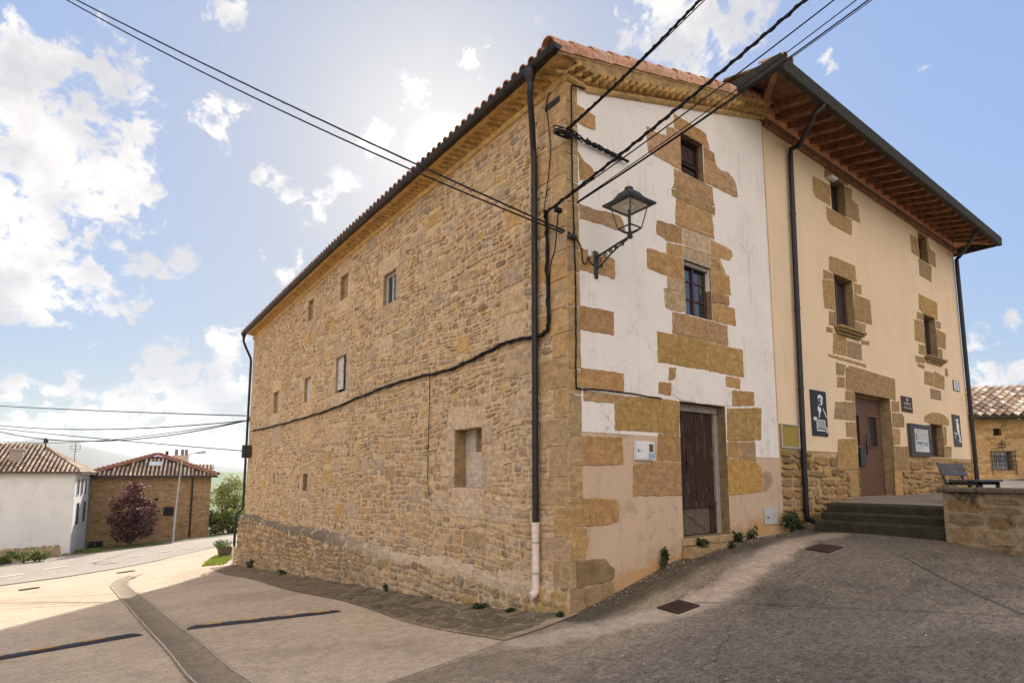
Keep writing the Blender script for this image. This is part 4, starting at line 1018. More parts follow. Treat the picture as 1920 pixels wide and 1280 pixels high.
def build_old_gutter():
    mb = MB(); gz = lambda y: 7.90+sag(y)
    ys = [-.30+.5*k for k in range(40)]; ys = [y for y in ys if y < YE+.3]+[YE+.3]
    gutter_mesh(mb, [(-.395,y,gz(y)) for y in ys], .08, (1,0))
    for y in [-.15]+[.9*k for k in range(1, 22)]:
        vs = []; 
        for k in range(9):
            a = pi+pi*k/8
            for dy in (-.014,.014): vs.append((-.395+.086*cos(a), y+dy, gz(y)+.086*sin(a)))
        mb.add(vs, [(2*k, 2*k+1, 2*k+3, 2*k+2) for k in range(8)])
    mb.build('gutter', M['gutter'], house, True, 50)
    def pipe(y, zbot, zlow, o0, kind, swing):
        mb = MB(); z0 = gz(y)
        mb.lathe([(.085,-.06),(.085,-.12),(.055,-.24),(.05,-.25)], (-.415,y,z0), 14)
        xw = lambda z: -.085
        mb.tube([(-.415,y,z0-.22),(-.415,y,z0-.32),(-.40,y+swing*.1,z0-.42),(-.26,y+swing*.5,z0-.72),(-.13,y+swing*.9,z0-.98),(-.10,y+swing,z0-1.06),(-.085,y+swing,z0-1.2),(-.085,y+swing,zlow+.4)]+
                ([(-.085,y+swing,zlow)] if not kind else [(-.09,y+swing,zlow+.3),(-.12,y+swing,zlow+.22),(-.30,y+swing,zlow+.06),(-.33,y+swing,zlow-.05),(-.33,y+swing,zbot+.65)]), .048, 12)
        for zc in ([6.2,4.3,2.6,1.55] if not kind else [6,4,2]):
            mb.lathe([(.054,-.02),(.054,.02)], (-.085,y+swing,zc), 12)
        d = mb.build('downpipe', M['gutter'], house, True, 40); mb = MB()
        x = -.085 if not kind else -.33; zt = zlow if not kind else zbot+.65
        mb.lathe([(.062,.02),(.062,-.11),(.056,-.13)], (x,y+swing,zt), 14)
        q = [(x,y+swing,zt-.1),(x,y+swing,zbot+.06),(x-.008,y+swing-.0,zbot+.02),(x-.035,y+swing+.01,zbot-.015),(x-.085,y+swing+.02,zbot-.03)]
        mb.tube(q, [.055,.055,.056,.057,.06], 14)
        mb.build('lower_pipe', M['pvc'], d, True, 40); mb = MB()
        for zc in (zt-.26, zbot+.28):
            mb = MB(); mb.lathe([(.06,-.012),(.06,.012)], (x,y+swing,zc), 14); mb.build('pipe_clip', M['metal'], d)
    pipe(.30, .18, 1.15, 0, 0, .33)
    pipe(YE-.02, -1.55, .30, 0, 1, .03)
build_old_gutter()

# ------------------------------------------------------------------ the newer plastered house
nh = thing('plastered_house', 'newer peach plastered house with deep brown timber eaves and stone plinth', 'house')
NX0, NX1, ZP = 5.56, 17.10, 2.35
NH = dict(uw1=frect([(1557,329),(1582.5,345.6),(1586,407),(1558,391.5)]), uw2=frect([(1720.3,433.7),(1737,446.9),(1740.9,495.6),(1724,484.3)]),
          mw1=frect([(1563.3,512.7),(1598.5,528),(1603,621.7),(1569,612.4)]), mw2=frect([(1731,587.8),(1754.3,598.3),(1757.9,673.3),(1735.6,667.5)]),
          door=(9.0,11.04,1.355,3.79), sw=frect([(1744,794),(1768,797),(1770.5,857),(1747.8,856)]))
NST = dict(
 a=[[(1523.4,329.7),(1556,347.5),(1557,386),(1529,370),(1524,358.7)], [(1546.9,304.4),(1590,334.4),(1590,349),(1582.5,345.6),(1557,329),(1545,333)],
    [(1583,348),(1596.6,355),(1597,374),(1608.7,385),(1612.5,418.7),(1586,405.6)], [(1548.7,386.9),(1558,391.8),(1586,407.3),(1596.6,412),(1596.6,442),(1556,420.6),(1550,410)]],
 b=[[(1713.7,416.9),(1740,435.6),(1740,448),(1737,446.6),(1720.3,433.5),(1713.7,428)], [(1706,439.4),(1721,447.5),(1724,483.8),(1709,473)], [(1738,449),(1743.7,467.5),(1753,474),(1755,502),(1741.5,495)], [(1721.5,484.3),(1741,496),(1746.5,500),(1746,529),(1724,516)]],
 c=[[(1554,480),(1570,484),(1603,498.7),(1605.5,528.5),(1598.5,527.8),(1563.3,512.5),(1554,507)], [(1543.4,504.5),(1562.8,513.5),(1563.5,524),(1543.4,521.5)], [(1541,522.5),(1563.8,525.5),(1567.5,583),(1545.7,577)], [(1554,583),(1567.7,584),(1569,612.2),(1554,609)],
    [(1599.4,529.5),(1615,535),(1615,552.6),(1600.5,549)], [(1600.6,550),(1631,563),(1634.8,608.8),(1602.5,600)], [(1602.8,601.5),(1623,607.7),(1622.4,624),(1603.5,621)],
    [(1549,612),(1561,615),(1561,624),(1549,622)], [(1562,624),(1586.7,631),(1586.7,667.5),(1561.4,662.8)], [(1588,638),(1615,645),(1616,675.7),(1588,668.6)], [(1615,637),(1630,640),(1630,647.5),(1615.5,645)],
    [(1552.7,662.8),(1623,682.7),(1623.8,689),(1554,668.6)], [(1566.8,679),(1586,684),(1582,704),(1568,702.6)], [(1569,705),(1583.5,707.3),(1584,727),(1569,726)]],
 d=[[(1721.5,550),(1756.7,567.8),(1757.9,600),(1754.3,598),(1731,587.6),(1722.7,579.5)], [(1719,583),(1731,588.5),(1731.6,600.6),(1719,597)], [(1713.8,598.3),(1731.9,602),(1734.2,644),(1715,637)], [(1722,645),(1734.4,647),(1735.4,666),(1722.7,662.8)],
    [(1754.6,600.5),(1763.7,604.5),(1763.7,617),(1755.2,614.7)], [(1755.4,616),(1773,626.4),(1773,654.6),(1756.8,650)], [(1757,652),(1767,655.6),(1767,673),(1758,672)],
    [(1715.7,666),(1733,670),(1734,681.5),(1717,678)], [(1733,694.4),(1750.4,699),(1750.4,725),(1733,719)], [(1751.4,695.6),(1770.7,706),(1770.7,730.7),(1751.4,726)], [(1771.5,690),(1777,692),(1777.5,706),(1771.5,704)], [(1743.8,727),(1763.7,733),(1765,750.7),(1745,747)], [(1720,680),(1733,684),(1733,692),(1720,687)]],
 e=[[(1584.8,691),(1593.8,685),(1630,696),(1678,710.8),(1679.3,750.7),(1669.8,748),(1603,734.8),(1585.6,729.6)], [(1585,731.6),(1603,735.5),(1603.4,752),(1585,750)], [(1565.4,752.7),(1603.5,753.7),(1605,789),(1563.7,785)], [(1585.3,790.5),(1605,791),(1606,820),(1587,818.5)],
    [(1570.5,823),(1606.3,821.4),(1608.5,880),(1571,879)], [(1591,881),(1608.8,881.5),(1611.5,928.5),(1594.7,930.8)],
    [(1671,751),(1686,752.8),(1686,772),(1671.8,772)], [(1671.9,773.5),(1690,775),(1695,781),(1695,801),(1673,801)], [(1673.1,802.5),(1687.8,804),(1687.8,833.6),(1674.6,833.6)], [(1674.7,835.4),(1703,837),(1703,880),(1677,879.7)], [(1677.2,882),(1691.4,882),(1690.3,929),(1679.5,929)]],
 f=[[(1732,781),(1743.5,773.8),(1754,772.6),(1765,774.8),(1773,780),(1778.7,787),(1778.7,797.7),(1768,796.8),(1744,793.8),(1732.7,789.5)], [(1738,795.5),(1744,795.5),(1747.6,855),(1740.6,853.4)], [(1768.3,798.5),(1774,799),(1775.5,835),(1769.8,835)], [(1769.9,836),(1783.8,836.5),(1783.8,858),(1770.6,857.5)], [(1748,858),(1784,859),(1784,872),(1750,872)]])
NOCH = [(.41,.27,.13),(.38,.26,.14),(.44,.29,.13),(.36,.26,.15)]
def build_new_front():
    r = random.Random(55); mb = MB(); holes = list(NH.values())
    wall_grid(mb, FM, (NX0, NX1), (ZP, 9.42), holes, 0., (.7,.5,.3), 0, step=1.)
    wall_grid(mb, FM, (NX0, NX1), (.2, ZP), holes, -.012, (.52,.37,.21), 2, step=1.)
    mb.add([(NX1,0,.2),(NX1,12,.2),(NX1,12,9.42),(NX1,0,9.42)], [(0,1,2,3)], (.7,.5,.3), 0)
    for k, h_ in NH.items(): reveal(mb, FM, h_, .26 if k == 'door' else .24, (.33,.25,.14), 1, .006)
    exb = [(NH['door'][0], NH['door'][1], 0, 4)]
    for L in NST.values():
        for q in L:
            P = [F2(*p) for p in q]; c = vary(r.choice(NOCH), .10, .05, r); stone(mb, P, FM, .007, c, 1, .006, .009, .05, 0, r)
            if min(p[1] for p in P) < ZP: exb.append((min(p[0] for p in P)+.03, max(p[0] for p in P)-.03, min(p[1] for p in P), max(p[1] for p in P)))
    exb.append((NH['sw'][0], NH['sw'][1], NH['sw'][2], 3))
    rubble(mb, FM, NX0+.01, NX1-.02, .55, ZP-.0, exb, [(.36,.235,.095),(.40,.265,.115),(.30,.20,.09),(.42,.28,.12),(.33,.225,.12)], (.12,.27), (.24,.62), (.012,.045), .014, .05, 2, hi=lambda s: ZP-.07, seed=61, rounder=.35, panel=(1.2,2.6))
    o = mb.build('front_wall', [M['peach'], M['dressed'], M['stone']], nh)
    for k in ('mw1', 'mw2'):                                   # moulded sills
        a, b, c, d = NH[k]; s = MB()
        for (z0, z1, o_, e) in ((c-.07, c, .17, .16), (c-.12, c-.07, .13, .13), (c-.18, c-.12, .07, .08)): s.bbox((a-e, -o_, z0), (b+e+.06, .22 if z1 == c else -.001, z1-.001), .012, (.33,.24,.13))
        s.build('sill', M['dressed'], nh)
build_new_front()
def new_windows():
    for k in ('uw1', 'uw2', 'mw1', 'mw2', 'sw'):
        a, b, c, d = NH[k]; mb = MB(); y = .20; w = .07
        B = lambda p, q: mb.bbox((p[0], y-.04, p[1]), (q[0], y+.04, q[1]), .006)
        B((a,c),(a+w,d)); B((b-w,c),(b,d)); B((a+w,c),(b-w,c+w)); B((a+w,d-w),(b-w,d)); m = (a+b)/2; B((m-.035,c+w),(m+.035,d-w))
        f = mb.build('window', M['framewood'], nh); g = MB(); g.box((a+w*.9, y, c+w*.9), (b-w*.9, y+.012, d-w*.9)); g.build('pane', M['glass'], f)
    a, b, c, d = NH['door']; y = .24; dr = bpy.data.objects.new('door', None); COL.objects.link(dr); dr.parent = nh; tag(dr, 'brown plank double door with small barred windows')
    m = (a+b)/2-.02
    for (p, q) in ((a, m), (m, b)):
        mb = MB(); h0 = (p+.28, p+.74, c+1.2, c+1.95)
        x = p
        while x < q-.01:
            w = min(.115, q-x); e = x+w
            for (z0, z1) in ((c, h0[2]), (h0[2], h0[3]), (h0[3], d-.02)):
                if z0 == h0[2] and e > h0[0] and x < h0[1]: continue
                mb.bbox((x+.003, y, z0), (e-.003, y+.05, z1+.001), .006)
            x = e
        lf = mb.build('door_leaf', M['doorwood'], dr); mb = MB(); u = .045
        mb.bbox((h0[0]-u, y-.02, h0[2]-u), (h0[0]+.01, y+.03, h0[3]+u), .006); mb.bbox((h0[1]-.01, y-.02, h0[2]-u), (h0[1]+u, y+.03, h0[3]+u), .006)
        mb.bbox((h0[0]+.01, y-.02, h0[2]-u), (h0[1]-.01, y+.03, h0[2]+.01), .006); mb.bbox((h0[0]+.01, y-.02, h0[3]-.01), (h0[1]-.01, y+.03, h0[3]+u), .006)
        mb.build('window_frame', M['doorwood'], lf)
        g = MB(); g.box((h0[0]-.06, y+.035, h0[2]-.06), (h0[1]+.06, y+.045, h0[3]+.06)); g.build('pane', M['glass'], lf); g = MB()
        for t in range(1, 7): z = h0[2]+(h0[3]-h0[2])*t/7; g.tube([(h0[0],y+.012,z),(h0[1],y+.012,z)], .009, 6)
        for t in range(1, 3): xx = h0[0]+(h0[1]-h0[0])*t/3; g.tube([(xx,y+.004,h0[2]),(xx,y+.004,h0[3])], .009, 6)
        g.build('grille', M['iron'], lf)
    mb = MB(); mb.bbox((m+.05, y-.02, c+.98), (m+.11, y, c+1.32), .006); mb.tube([(m+.08,y-.02,c+1.18),(m+.08,y-.07,c+1.18),(m+.21,y-.07,c+1.17)], .012, 8); mb.tube([(m-.0,y-.05,c+1.0),(m-.0,y-.05,c+1.5)], .014, 8); mb.build('handle', M['iron'], dr)
    mb = MB(); mb.bbox((m-.42, y-.07, c+.72), (m-.16, y-.001, c+1.16), .012); mb.box((m-.36, y-.074, c+1.02), (m-.28, y-.0705, c+1.08), (1,1,1)); mb.build('letter_box', M['iron'], dr)
    mb = MB(); mb.bbox((a-.05, -.16, c-.12), (b+.05, .3, c-.001), .015, (.36,.31,.25)); mb.build('threshold', M['dressed'], dr)
    mb = MB(); mb.box((a, y+.06, c), (b, y+.08, d)); mb.build('backing', M['dark'], dr)
new_windows()
def build_new_eaves():
    XL, XR, YO, ZB = 4.36, 17.72, -1.0, 9.22
    mb = MB(); up = lambda y: 9.40+.24*(y+1.0)
    T = .04
    mb.add([(XL,YO,up(YO)),(XR,YO,up(YO)),(XR,.1,up(.1)),(XL,.1,up(.1)),(XL,YO,up(YO)+T),(XR,YO,up(YO)+T),(XR,.1,up(.1)+T),(XL,.1,up(.1)+T)], [(0,1,2,3),(0,4,5,1),(1,5,6,2),(3,7,4,0)], (.3,.2,.1), 0)
    for (a, b) in ((XL, 5.56), (NX1, XR)): mb.add([(a,.1,up(.1)+.001),(b,.1,up(.1)+.001),(b,12.9,up(.1)+.001),(a,12.9,up(.1)+.001)], [(0,1,2,3)], (.3,.2,.1), 0)
    z0 = up(YO)+T+.012; z1 = z0+1.5; e = [(XL-.04,YO-.06,z0),(XR+.04,YO-.06,z0),(XR+.04,13,z0),(XL-.04,13,z0),(XL+6.5,6,z1),(XR-6.5,6,z1)]
    mb.add(e, [(0,1,5,4),(1,2,5),(2,3,4,5),(3,0,4)], (.38,.16,.085), 1)
    r = random.Random(3)
    x = XL+.05
    while x < XL+.3: barrel(mb, (x, YO-.13, up(YO-.13)+.075), (x, YO+.35, up(YO+.35)+.075), (0,0,1), .085, .07, vary(r.choice(TC), .12, .05, r), 7, 1); x += .21
    rf = mb.build('roof', [M['soffit'], M['tile']], nh, False)
    n = 24
    for k in range(n):
        x = 5.75+(17.35-5.75)*k/(n-1); mb = MB()
        z0 = lambda y: up(y)-.15
        a, b = x-.055, x+.055
        mb.add([(a,.05,z0(.05)),(b,.05,z0(.05)),(b,-.80,z0(-.80)),(a,-.80,z0(-.80)),(b,-.93,z0(-.93)+.06),(a,-.93,z0(-.93)+.06),(a,.05,up(.05)-.002),(b,.05,up(.05)-.002),(b,-.93,up(-.93)-.002),(a,-.93,up(-.93)-.002)],
               [(0,1,2,3),(3,2,4,5),(5,4,8,9),(0,3,5,9,6),(1,7,8,4,2)], vary((.3,.2,.1), .2))
        mb.build('rafter', M['rafter'], rf)
    for (p, q) in (((5.6,.0),(4.42,-.93)), ((17.15,.0),(17.66,-.93))):
        mb = MB(); d = Vector((q[0]-p[0], q[1]-p[1], 0)).normalized(); s = Vector((-d.y, d.x, 0))*.06; vs = []
        for (x, y) in (p, q):
            for e in (-1, 1):
                for zz in (up(y)-.17, up(y)-.003): vs.append((x+s.x*e, y+s.y*e, zz))
        mb.add(vs, [(0,2,6,4),(0,4,5,1),(2,3,7,6),(4,6,7,5)]); mb.build('rafter', M['rafter'], rf)
    for k in range(3):
        y = .55+.6*k; mb = MB(); mb.box((4.45, y-.05, up(.1)-.15), (5.55, y+.05, up(.1)-.002)); mb.build('rafter', M['rafter'], rf)
    mb = MB(); mb.bbox((NX0, -.09, 9.10), (NX1+.1, -.001, 9.27), .01); mb.build('wall_plate', M['rafter'], rf)
    mb = MB(); mb.bbox((XL-.05, YO-.12, 9.17), (XR+.07, YO-.004, 9.46), .015); mb.bbox((XL-.10, YO-.12, 9.19), (XL-.004, 2.5, 9.47), .015); mb.bbox((XR+.004, YO-.12, 9.19), (XR+.09, 3, 9.46), .015)
    mb.build('gutter', M['greeng'], nh)
    q = on(1543,188,1,YO-.06); xw = F2(1473,264)[0]; mb = MB()
    mb.tube([(q[0],YO-.06,9.22),(q[0],YO-.05,9.12),(q[0]-.1,YO+.05,9.04),(xw+.15,-.22,8.97),(xw,-.10,8.88),(xw,-.085,8.75)]+[(xw+(6.28-xw)*t,-.085,8.75+(1.05-8.75)*t) for t in (.25,.5,.75,1.)]+[(6.30,-.10,.98),(6.40,-.18,.93)], .055, 12)
    for z in (7.4,5.3,3.6,2.2): mb.lathe([(.062,-.02),(.062,.02)], (xw+(6.28-xw)*(8.75-z)/7.7,-.085,z), 12)
    mb.build('downpipe', M['gutter'], nh, True, 40)
    q = on(1838,452,1,YO-.06); mb = MB(); xw = 17.06
    mb.tube([(min(q[0],17.6),YO-.06,9.22),(min(q[0],17.6),YO,9.10),(xw+.1,-.16,8.98),(xw,-.085,8.85),(xw,-.085,5),(xw,-.085,1.4)], .06, 12); mb.build('downpipe', M['gutter'], nh, True, 40)
build_new_eaves()

# ------------------------------------------------------------------ terrace, steps, low wall, bench
SA, SB = np.array([5.50,-.72]), np.array([5.66,-2.58])        # foot of the lowest riser
SD = (SB-SA)/np.linalg.norm(SB-SA); SN = np.array([-SD[1], SD[0]])
if SN[0] < 0: SN = -SN
TZ = 1.355
def build_terrace():
    mb = MB(); r = random.Random(8)
    p = SA+SN*.76; q = SB+SN*.76; w = q+np.array([-.30,-.95])*9
    pts = [(7.86,-.002),(p[0],p[1]),(q[0],q[1]),(w[0]+.3,w[1]),(26,w[1]),(26,-.002)]; zt = [1.29,1.30,1.31,1.36,1.40,1.40]
    mb.add([(x,y,z) for (x, y), z in zip(pts, zt)]+[(x,y,.1) for x, y in pts]+[(9.2,-.002,TZ),(11.2,-.002,TZ)], [(0,1,12),(1,2,12),(12,2,13),(2,3,13),(3,4,13),(4,5,13)]+[(i,(i+1) % 6,6+(i+1) % 6,6+i) for i in range(6)], (.25,.215,.18))
    o = mb.build('terrace', M['ground']); a = o.data.attributes.new('Rough','FLOAT','POINT'); a.data.foreach_set('value', [.5]*len(o.data.vertices)); struct(o)
    st = thing('stone_steps', 'three dark mossy steps up to the terrace by the brown door', 'steps', None, (5.8,-1.5,.8))
    for k in range(3):
        z1 = (1.02,1.16,1.315)[k]; b = SN*(.31*k); mb = MB()
        A = SA+b-SD*.10; B = SB+b+SD*.06; n = 14; fr = []; bk = []
        for i in range(n+1):
            c = A+(B-A)*i/n+SN*r.uniform(-.012,.012); fr.append(c); bk.append(A+(B-A)*i/n+SN*(.45 if k < 2 else .6))
        vs = []; 
        for c, d in zip(fr, bk):
            dz = r.uniform(-.008,.004); vs += [(c[0],c[1],.4),(c[0]-SN[0]*.0,c[1],z1-.03+dz),(c[0]+SN[0]*.03,c[1]+SN[1]*.03,z1+dz*.3),(d[0],d[1],z1)]
        mb.add(vs, [(4*i+j,4*i+j+1,4*i+j+5,4*i+j+4) for i in range(n) for j in range(3)]+[(0,3,2,1),(4*n,4*n+1,4*n+2,4*n+3)], vary((.045,.042,.028), .1))
        s = mb.build('step', M['stone'], st); s.matrix_parent_inverse = st.matrix_world.inverted() if False else s.matrix_parent_inverse; s.location = (-5.8,1.5,-.8)
build_terrace()
def build_low_wall():
    A = SB+np.array([-.05,-.02]); d = np.array([-.30,-.95]); d = d/np.linalg.norm(d); nrm = np.array([d[1], -d[0]])
    if nrm[0] > 0: nrm = -nrm
    L = 8.; mb = MB(); top = lambda s: 1.575+.05*min(s, 2.)
    W = lambda s, z, o=0.: (A[0]+d[0]*s+nrm[0]*o, A[1]+d[1]*s+nrm[1]*o, z)
    for (p, q, o) in ((0,L,0),):
        mb.add([W(p,.3,o),W(q,.2,o),W(q,top(q),o),W(p,top(p),o),W(p,.3,-.42),W(q,.2,-.42),W(q,top(q),-.42),W(p,top(p),-.42)], [(0,1,2,3),(5,4,7,6),(3,2,6,7),(4,0,3,7),(1,5,6,2)], (.34,.28,.20), 0)
    pal = [(.28,.21,.13),(.31,.23,.135),(.26,.205,.135),(.32,.235,.13),(.23,.19,.14),(.29,.23,.16)]
    rubble(mb, W, .02, L, .45, 1.62, [], pal, (.16,.28), (.30,.7), (.003,.012), .006, .02, 0, hi=lambda s: top(s)-.06, seed=71, rounder=.2)
    E = lambda s, z, o=0.: (A[0]-nrm[0]*s-d[0]*(.012+o)*1., A[1]-nrm[1]*s-d[1]*(.012+o), z)
    rubble(mb, E, .0, .42, .45, 1.60, [], pal, (.2,.3), (.3,.42), (.002,.012), .006, .0, 0, seed=72, rounder=.1)
    r = random.Random(2); s = -.06
    while s < L:
        w = r.uniform(1.1,1.8); T = lambda a, b, c: W(a, c, b)
        mb.bbox((s,-.47,top(s)+.002), (s+w-.008,.055+r.uniform(-.01,.01),top(s)+.085+r.uniform(-.006,.006)), .018, vary((.17,.145,.115), .15, .05, r), 0, T); s += w
    o = mb.build('low_wall', M['blotch']); tag(o, 'low blotchy stone retaining wall with dark coping at the right of the steps', 'wall')
build_low_wall()
def build_bench():
    b = thing('bench', 'dark slatted bench on the terrace behind the low stone wall', 'bench', None, (7.5,-2.10,1.305)); c = (.1,.1,.1)
    mb = MB()
    for k in range(3): mb.bbox((0,-.52+.17*k,.42), (1.38,-.37+.17*k,.46), .008)
    mb.build('seat', M['dkwood'], b); mb = MB()
    T = lambda x, y, z: (x, y+.0+.28*(z-.42), z)
    for k in range(2): mb.bbox((0,.0,.53+.12*k), (1.38,.035,.645+.12*k), .008, T=T)
    mb.build('backrest', M['dkwood'], b)
    for x in (.14,1.18):
        mb = MB(); mb.bbox((x,-.50,0), (x+.06,-.44,.415), .006); mb.bbox((x,-.06,0), (x+.06,.0,.415), .006); mb.bbox((x,-.5,.36), (x+.06,.0,.417), .006); mb.bbox((x,.036,.36), (x+.06,.075,.78), .006, T=T); mb.bbox((x,-.02,.36), (x+.06,.06,.41), .006)
        mb.build('leg', M['iron'], b)
    return b
M['dkwood'] = simple('dark_bench_wood', (.06,.05,.045), .6, 0, .3, 8.)
build_bench()

# ------------------------------------------------------------------ neighbouring houses
def tile_slope(mb, A, B, Ct, Dt, pitch, tl, r, pal=TC, mi=0, seed=1):
    """barrel tiles on the slope A-B (eave) up to D-C (ridge)"""
    rr = random.Random(seed); A, B, Ct, Dt = map(Vector, (A, B, Ct, Dt)); n = max(2, int((B-A).length/pitch)); up = (B-A).cross(Dt-A).normalized()
    if up.z < 0: up = -up
    mb.add([A-up*.02, B-up*.02, Ct-up*.02, Dt-up*.02], [(0,1,2,3)], (.055,.034,.022), mi)
    ab = (B-A).normalized(); W_ = (B-A).length; tD = max(1e-6, (Dt-A).dot(ab)/W_); tC = min(1-1e-6, (Ct-A).dot(ab)/W_); ups = (Dt-A)-ab*(Dt-A).dot(ab); LF = ups.length; ups.normalize()
    for k in range(n):
        t = (k+.5)/n; p = A.lerp(B, t); L = LF*min(1, t/tD if tD > 1e-3 else 1, (1-t)/(1-tC) if tC < .999 else 1); q = p+ups*L
        if L < tl*.3: continue
        m = max(1, int(L/tl)); d = (q-p)/L
        for j in range(m):
            a = p+d*(j*tl-.04)+up*.03; b = p+d*min(L, (j+1)*tl+.03)+up*.012
            barrel(mb, a, b, up, r, r*.84, vary(rr.choice(pal), .2, .06, rr), 5, mi, .012)
WT = [(.50,.34,.22),(.44,.28,.18),(.54,.40,.28),(.38,.25,.16),(.58,.46,.34)]
def frame_of(c0, dirx):
    ux = np.array([dirx[0], dirx[1], 0.]); ux = ux/np.linalg.norm(ux); uy = np.array([-ux[1], ux[0], 0.])
    return lambda x, y, z: tuple(c0+ux*x+uy*y+np.array([0,0,z]))
def house_window(par, Tf, x0, x1, z0, z1, frame, pane, axis='x', y0=0., bars=True, shutter=None):
    """window set into a wall of a far house; axis x: wall along x at y0 facing -y; axis y: wall along y at x=y0 facing +x"""
    G = (lambda a, o, z: Tf(a, y0-o, z)) if axis == 'x' else (lambda a, o, z: Tf(y0+o, a, z))
    mb = MB(); w = .07; B = lambda p, q: mb.box((p[0],.004,p[1]), (q[0],.05,q[1]), T=G)
    B((x0,z0),(x0+w,z1)); B((x1-w,z0),(x1,z1)); B((x0+w,z0),(x1-w,z0+w)); B((x0+w,z1-w),(x1-w,z1))
    f = mb.build('window', frame, par); g = MB(); g.box((x0+w*.9,.006,z0+w*.9), (x1-w*.9,.03,z1-w*.9), T=G); g.build('pane', pane, f); return f
# white house, far left
def build_white_house():
    c0 = deep(133,1000,46.); c0[2] = -4.6; back = deep(0,1000,43.9); dx = (c0-back)[:2]; T = frame_of(c0, dx)   # +x to the right along the long wall; wall at y=0 from x=-14 to 0
    W = thing('white_house', 'white plastered village house with brown tile roof at the left edge', 'house')
    # local z: base 0; eave at eye height
    ze = EYE+4.6+(893-884)/1088*46; zw = ze-.02
    mb = MB(); d = 9.
    mb.add([T(-22,0,-.5),T(0,0,-.5),T(0,0,zw),T(-22,0,zw),T(-22,d,-.5),T(0,d,-.5),T(0,d,zw),T(-22,d,zw)], [(0,1,2,3),(1,5,6,2),(5,4,7,6)], (.8,.78,.74), 0)
    G = lambda x, z, o=0.: T(x, -o, z); R = lambda y, z, o=0.: T(o, y, z)
    rubble(mb, G, -2.2, -.02, -.3, 1.4, [], [(.42,.32,.2),(.36,.28,.19),(.5,.42,.32)], (.2,.35), (.3,.7), (.02,.05), .02, .1, 1, seed=81, hi=lambda s: 1.1+s*.9)
    wl = mb.build('wall', [M['farwhite'], M['stone']], W)
    roof = MB(); e = .45
    A, B = T(-22,-e,ze-.05), T(e,-e,ze-.05); Cc, D = T(-3.2,d/2,ze+2.35), T(-22,d/2,ze+2.35)
    tile_slope(roof, A, B, Cc, D, .29, .42, .092, WT, 0, 5)
    tile_slope(roof, B, T(e,d+e,ze-.05), Cc, Cc, .29, .42, .092, WT, 0, 6)
    roof.add([A,B,T(e,-e,ze-.18),T(-22,-e,ze-.18)], [(0,1,2,3)], (.16,.11,.08)); roof.add([B,T(e,d+e,ze-.05),T(e,d+e,ze-.18),T(e,-e,ze-.18)], [(0,1,2,3)], (.16,.11,.08))
    roof.add([T(-22,-e,ze-.18),T(e,-e,ze-.18),T(e,d+e,ze-.18),T(-22,d+e,ze-.18)], [(0,1,2,3)], (.2,.14,.1))
    rf = roof.build('roof', M['tile'], W)
    ch = MB(); P = T(-4.1,1.6,ze+.3); X = lambda x, y, z: (P[0]+x, P[1]+y, P[2]+z)
    ch.box((-.4,-.4,-.3), (.4,.4,1.35), (.36,.30,.24), T=X); ch.box((-.5,-.5,1.36), (.5,.5,1.5), (.42,.36,.3), T=X); ch.add([X(-.45,-.3,1.5),X(.45,-.3,1.5),X(0,-.3,2.0),X(-.45,.3,1.5),X(.45,.3,1.5),X(0,.3,2.0)], [(0,3,5,2),(1,2,5,4)], (.35,.18,.1))
    ch.build('chimney', M['attrm'], rf)
    for (z0, z1, ys, fr) in ((zw-1.9,zw-.5,(.9,2.9,4.9,6.9),M['whiteframe']), (zw-4.2,zw-2.5,(1.6,5.2),M['iron'])):
        for yy in ys: house_window(W, T, yy, yy+1.0, z0, z1, fr, M['glass'], 'y', 0.)
    # rooftop aerials
    for (x, y, hh) in ((-2.6,3.,1.0),):
        P = T(x,y,ze+1.1); ch = MB(); ch.tube([P,(P[0],P[1],P[2]+1.3)], .06, 6); ch.lathe([(.16,0),(.16,.3),(.05,.4)], (P[0],P[1],P[2]+1.25), 8); ch.build('flue', M['iron'], rf)
    P = T(-.8,4.4,ze+.6); an = MB(); an.tube([P,(P[0],P[1],P[2]+1.9)], .025, 5); u = np.array([dx[0],dx[1],0])/np.linalg.norm(dx)
    for zz, w in ((1.8,.25),(1.6,.35),(1.35,.35),(1.15,.25)):
        an.tube([np.array(P)+u*(-w)+np.array([0,0,zz]), np.array(P)+u*w+np.array([0,0,zz])], .014, 4)
    for w in (-.33,.33): an.tube([np.array(P)+u*w+np.array([0,0,1.3]), np.array(P)+u*w+np.array([0,0,1.75])], .014, 4)
    tag(an.build('aerial', M['iron']), 'spiky television aerial standing on the white house roof', 'aerial')
M['farwhite'] = plaster_material('far_white_wall', (.72,.70,.67), (.48,.45,.41), .53, .5, .008)
build_white_house()
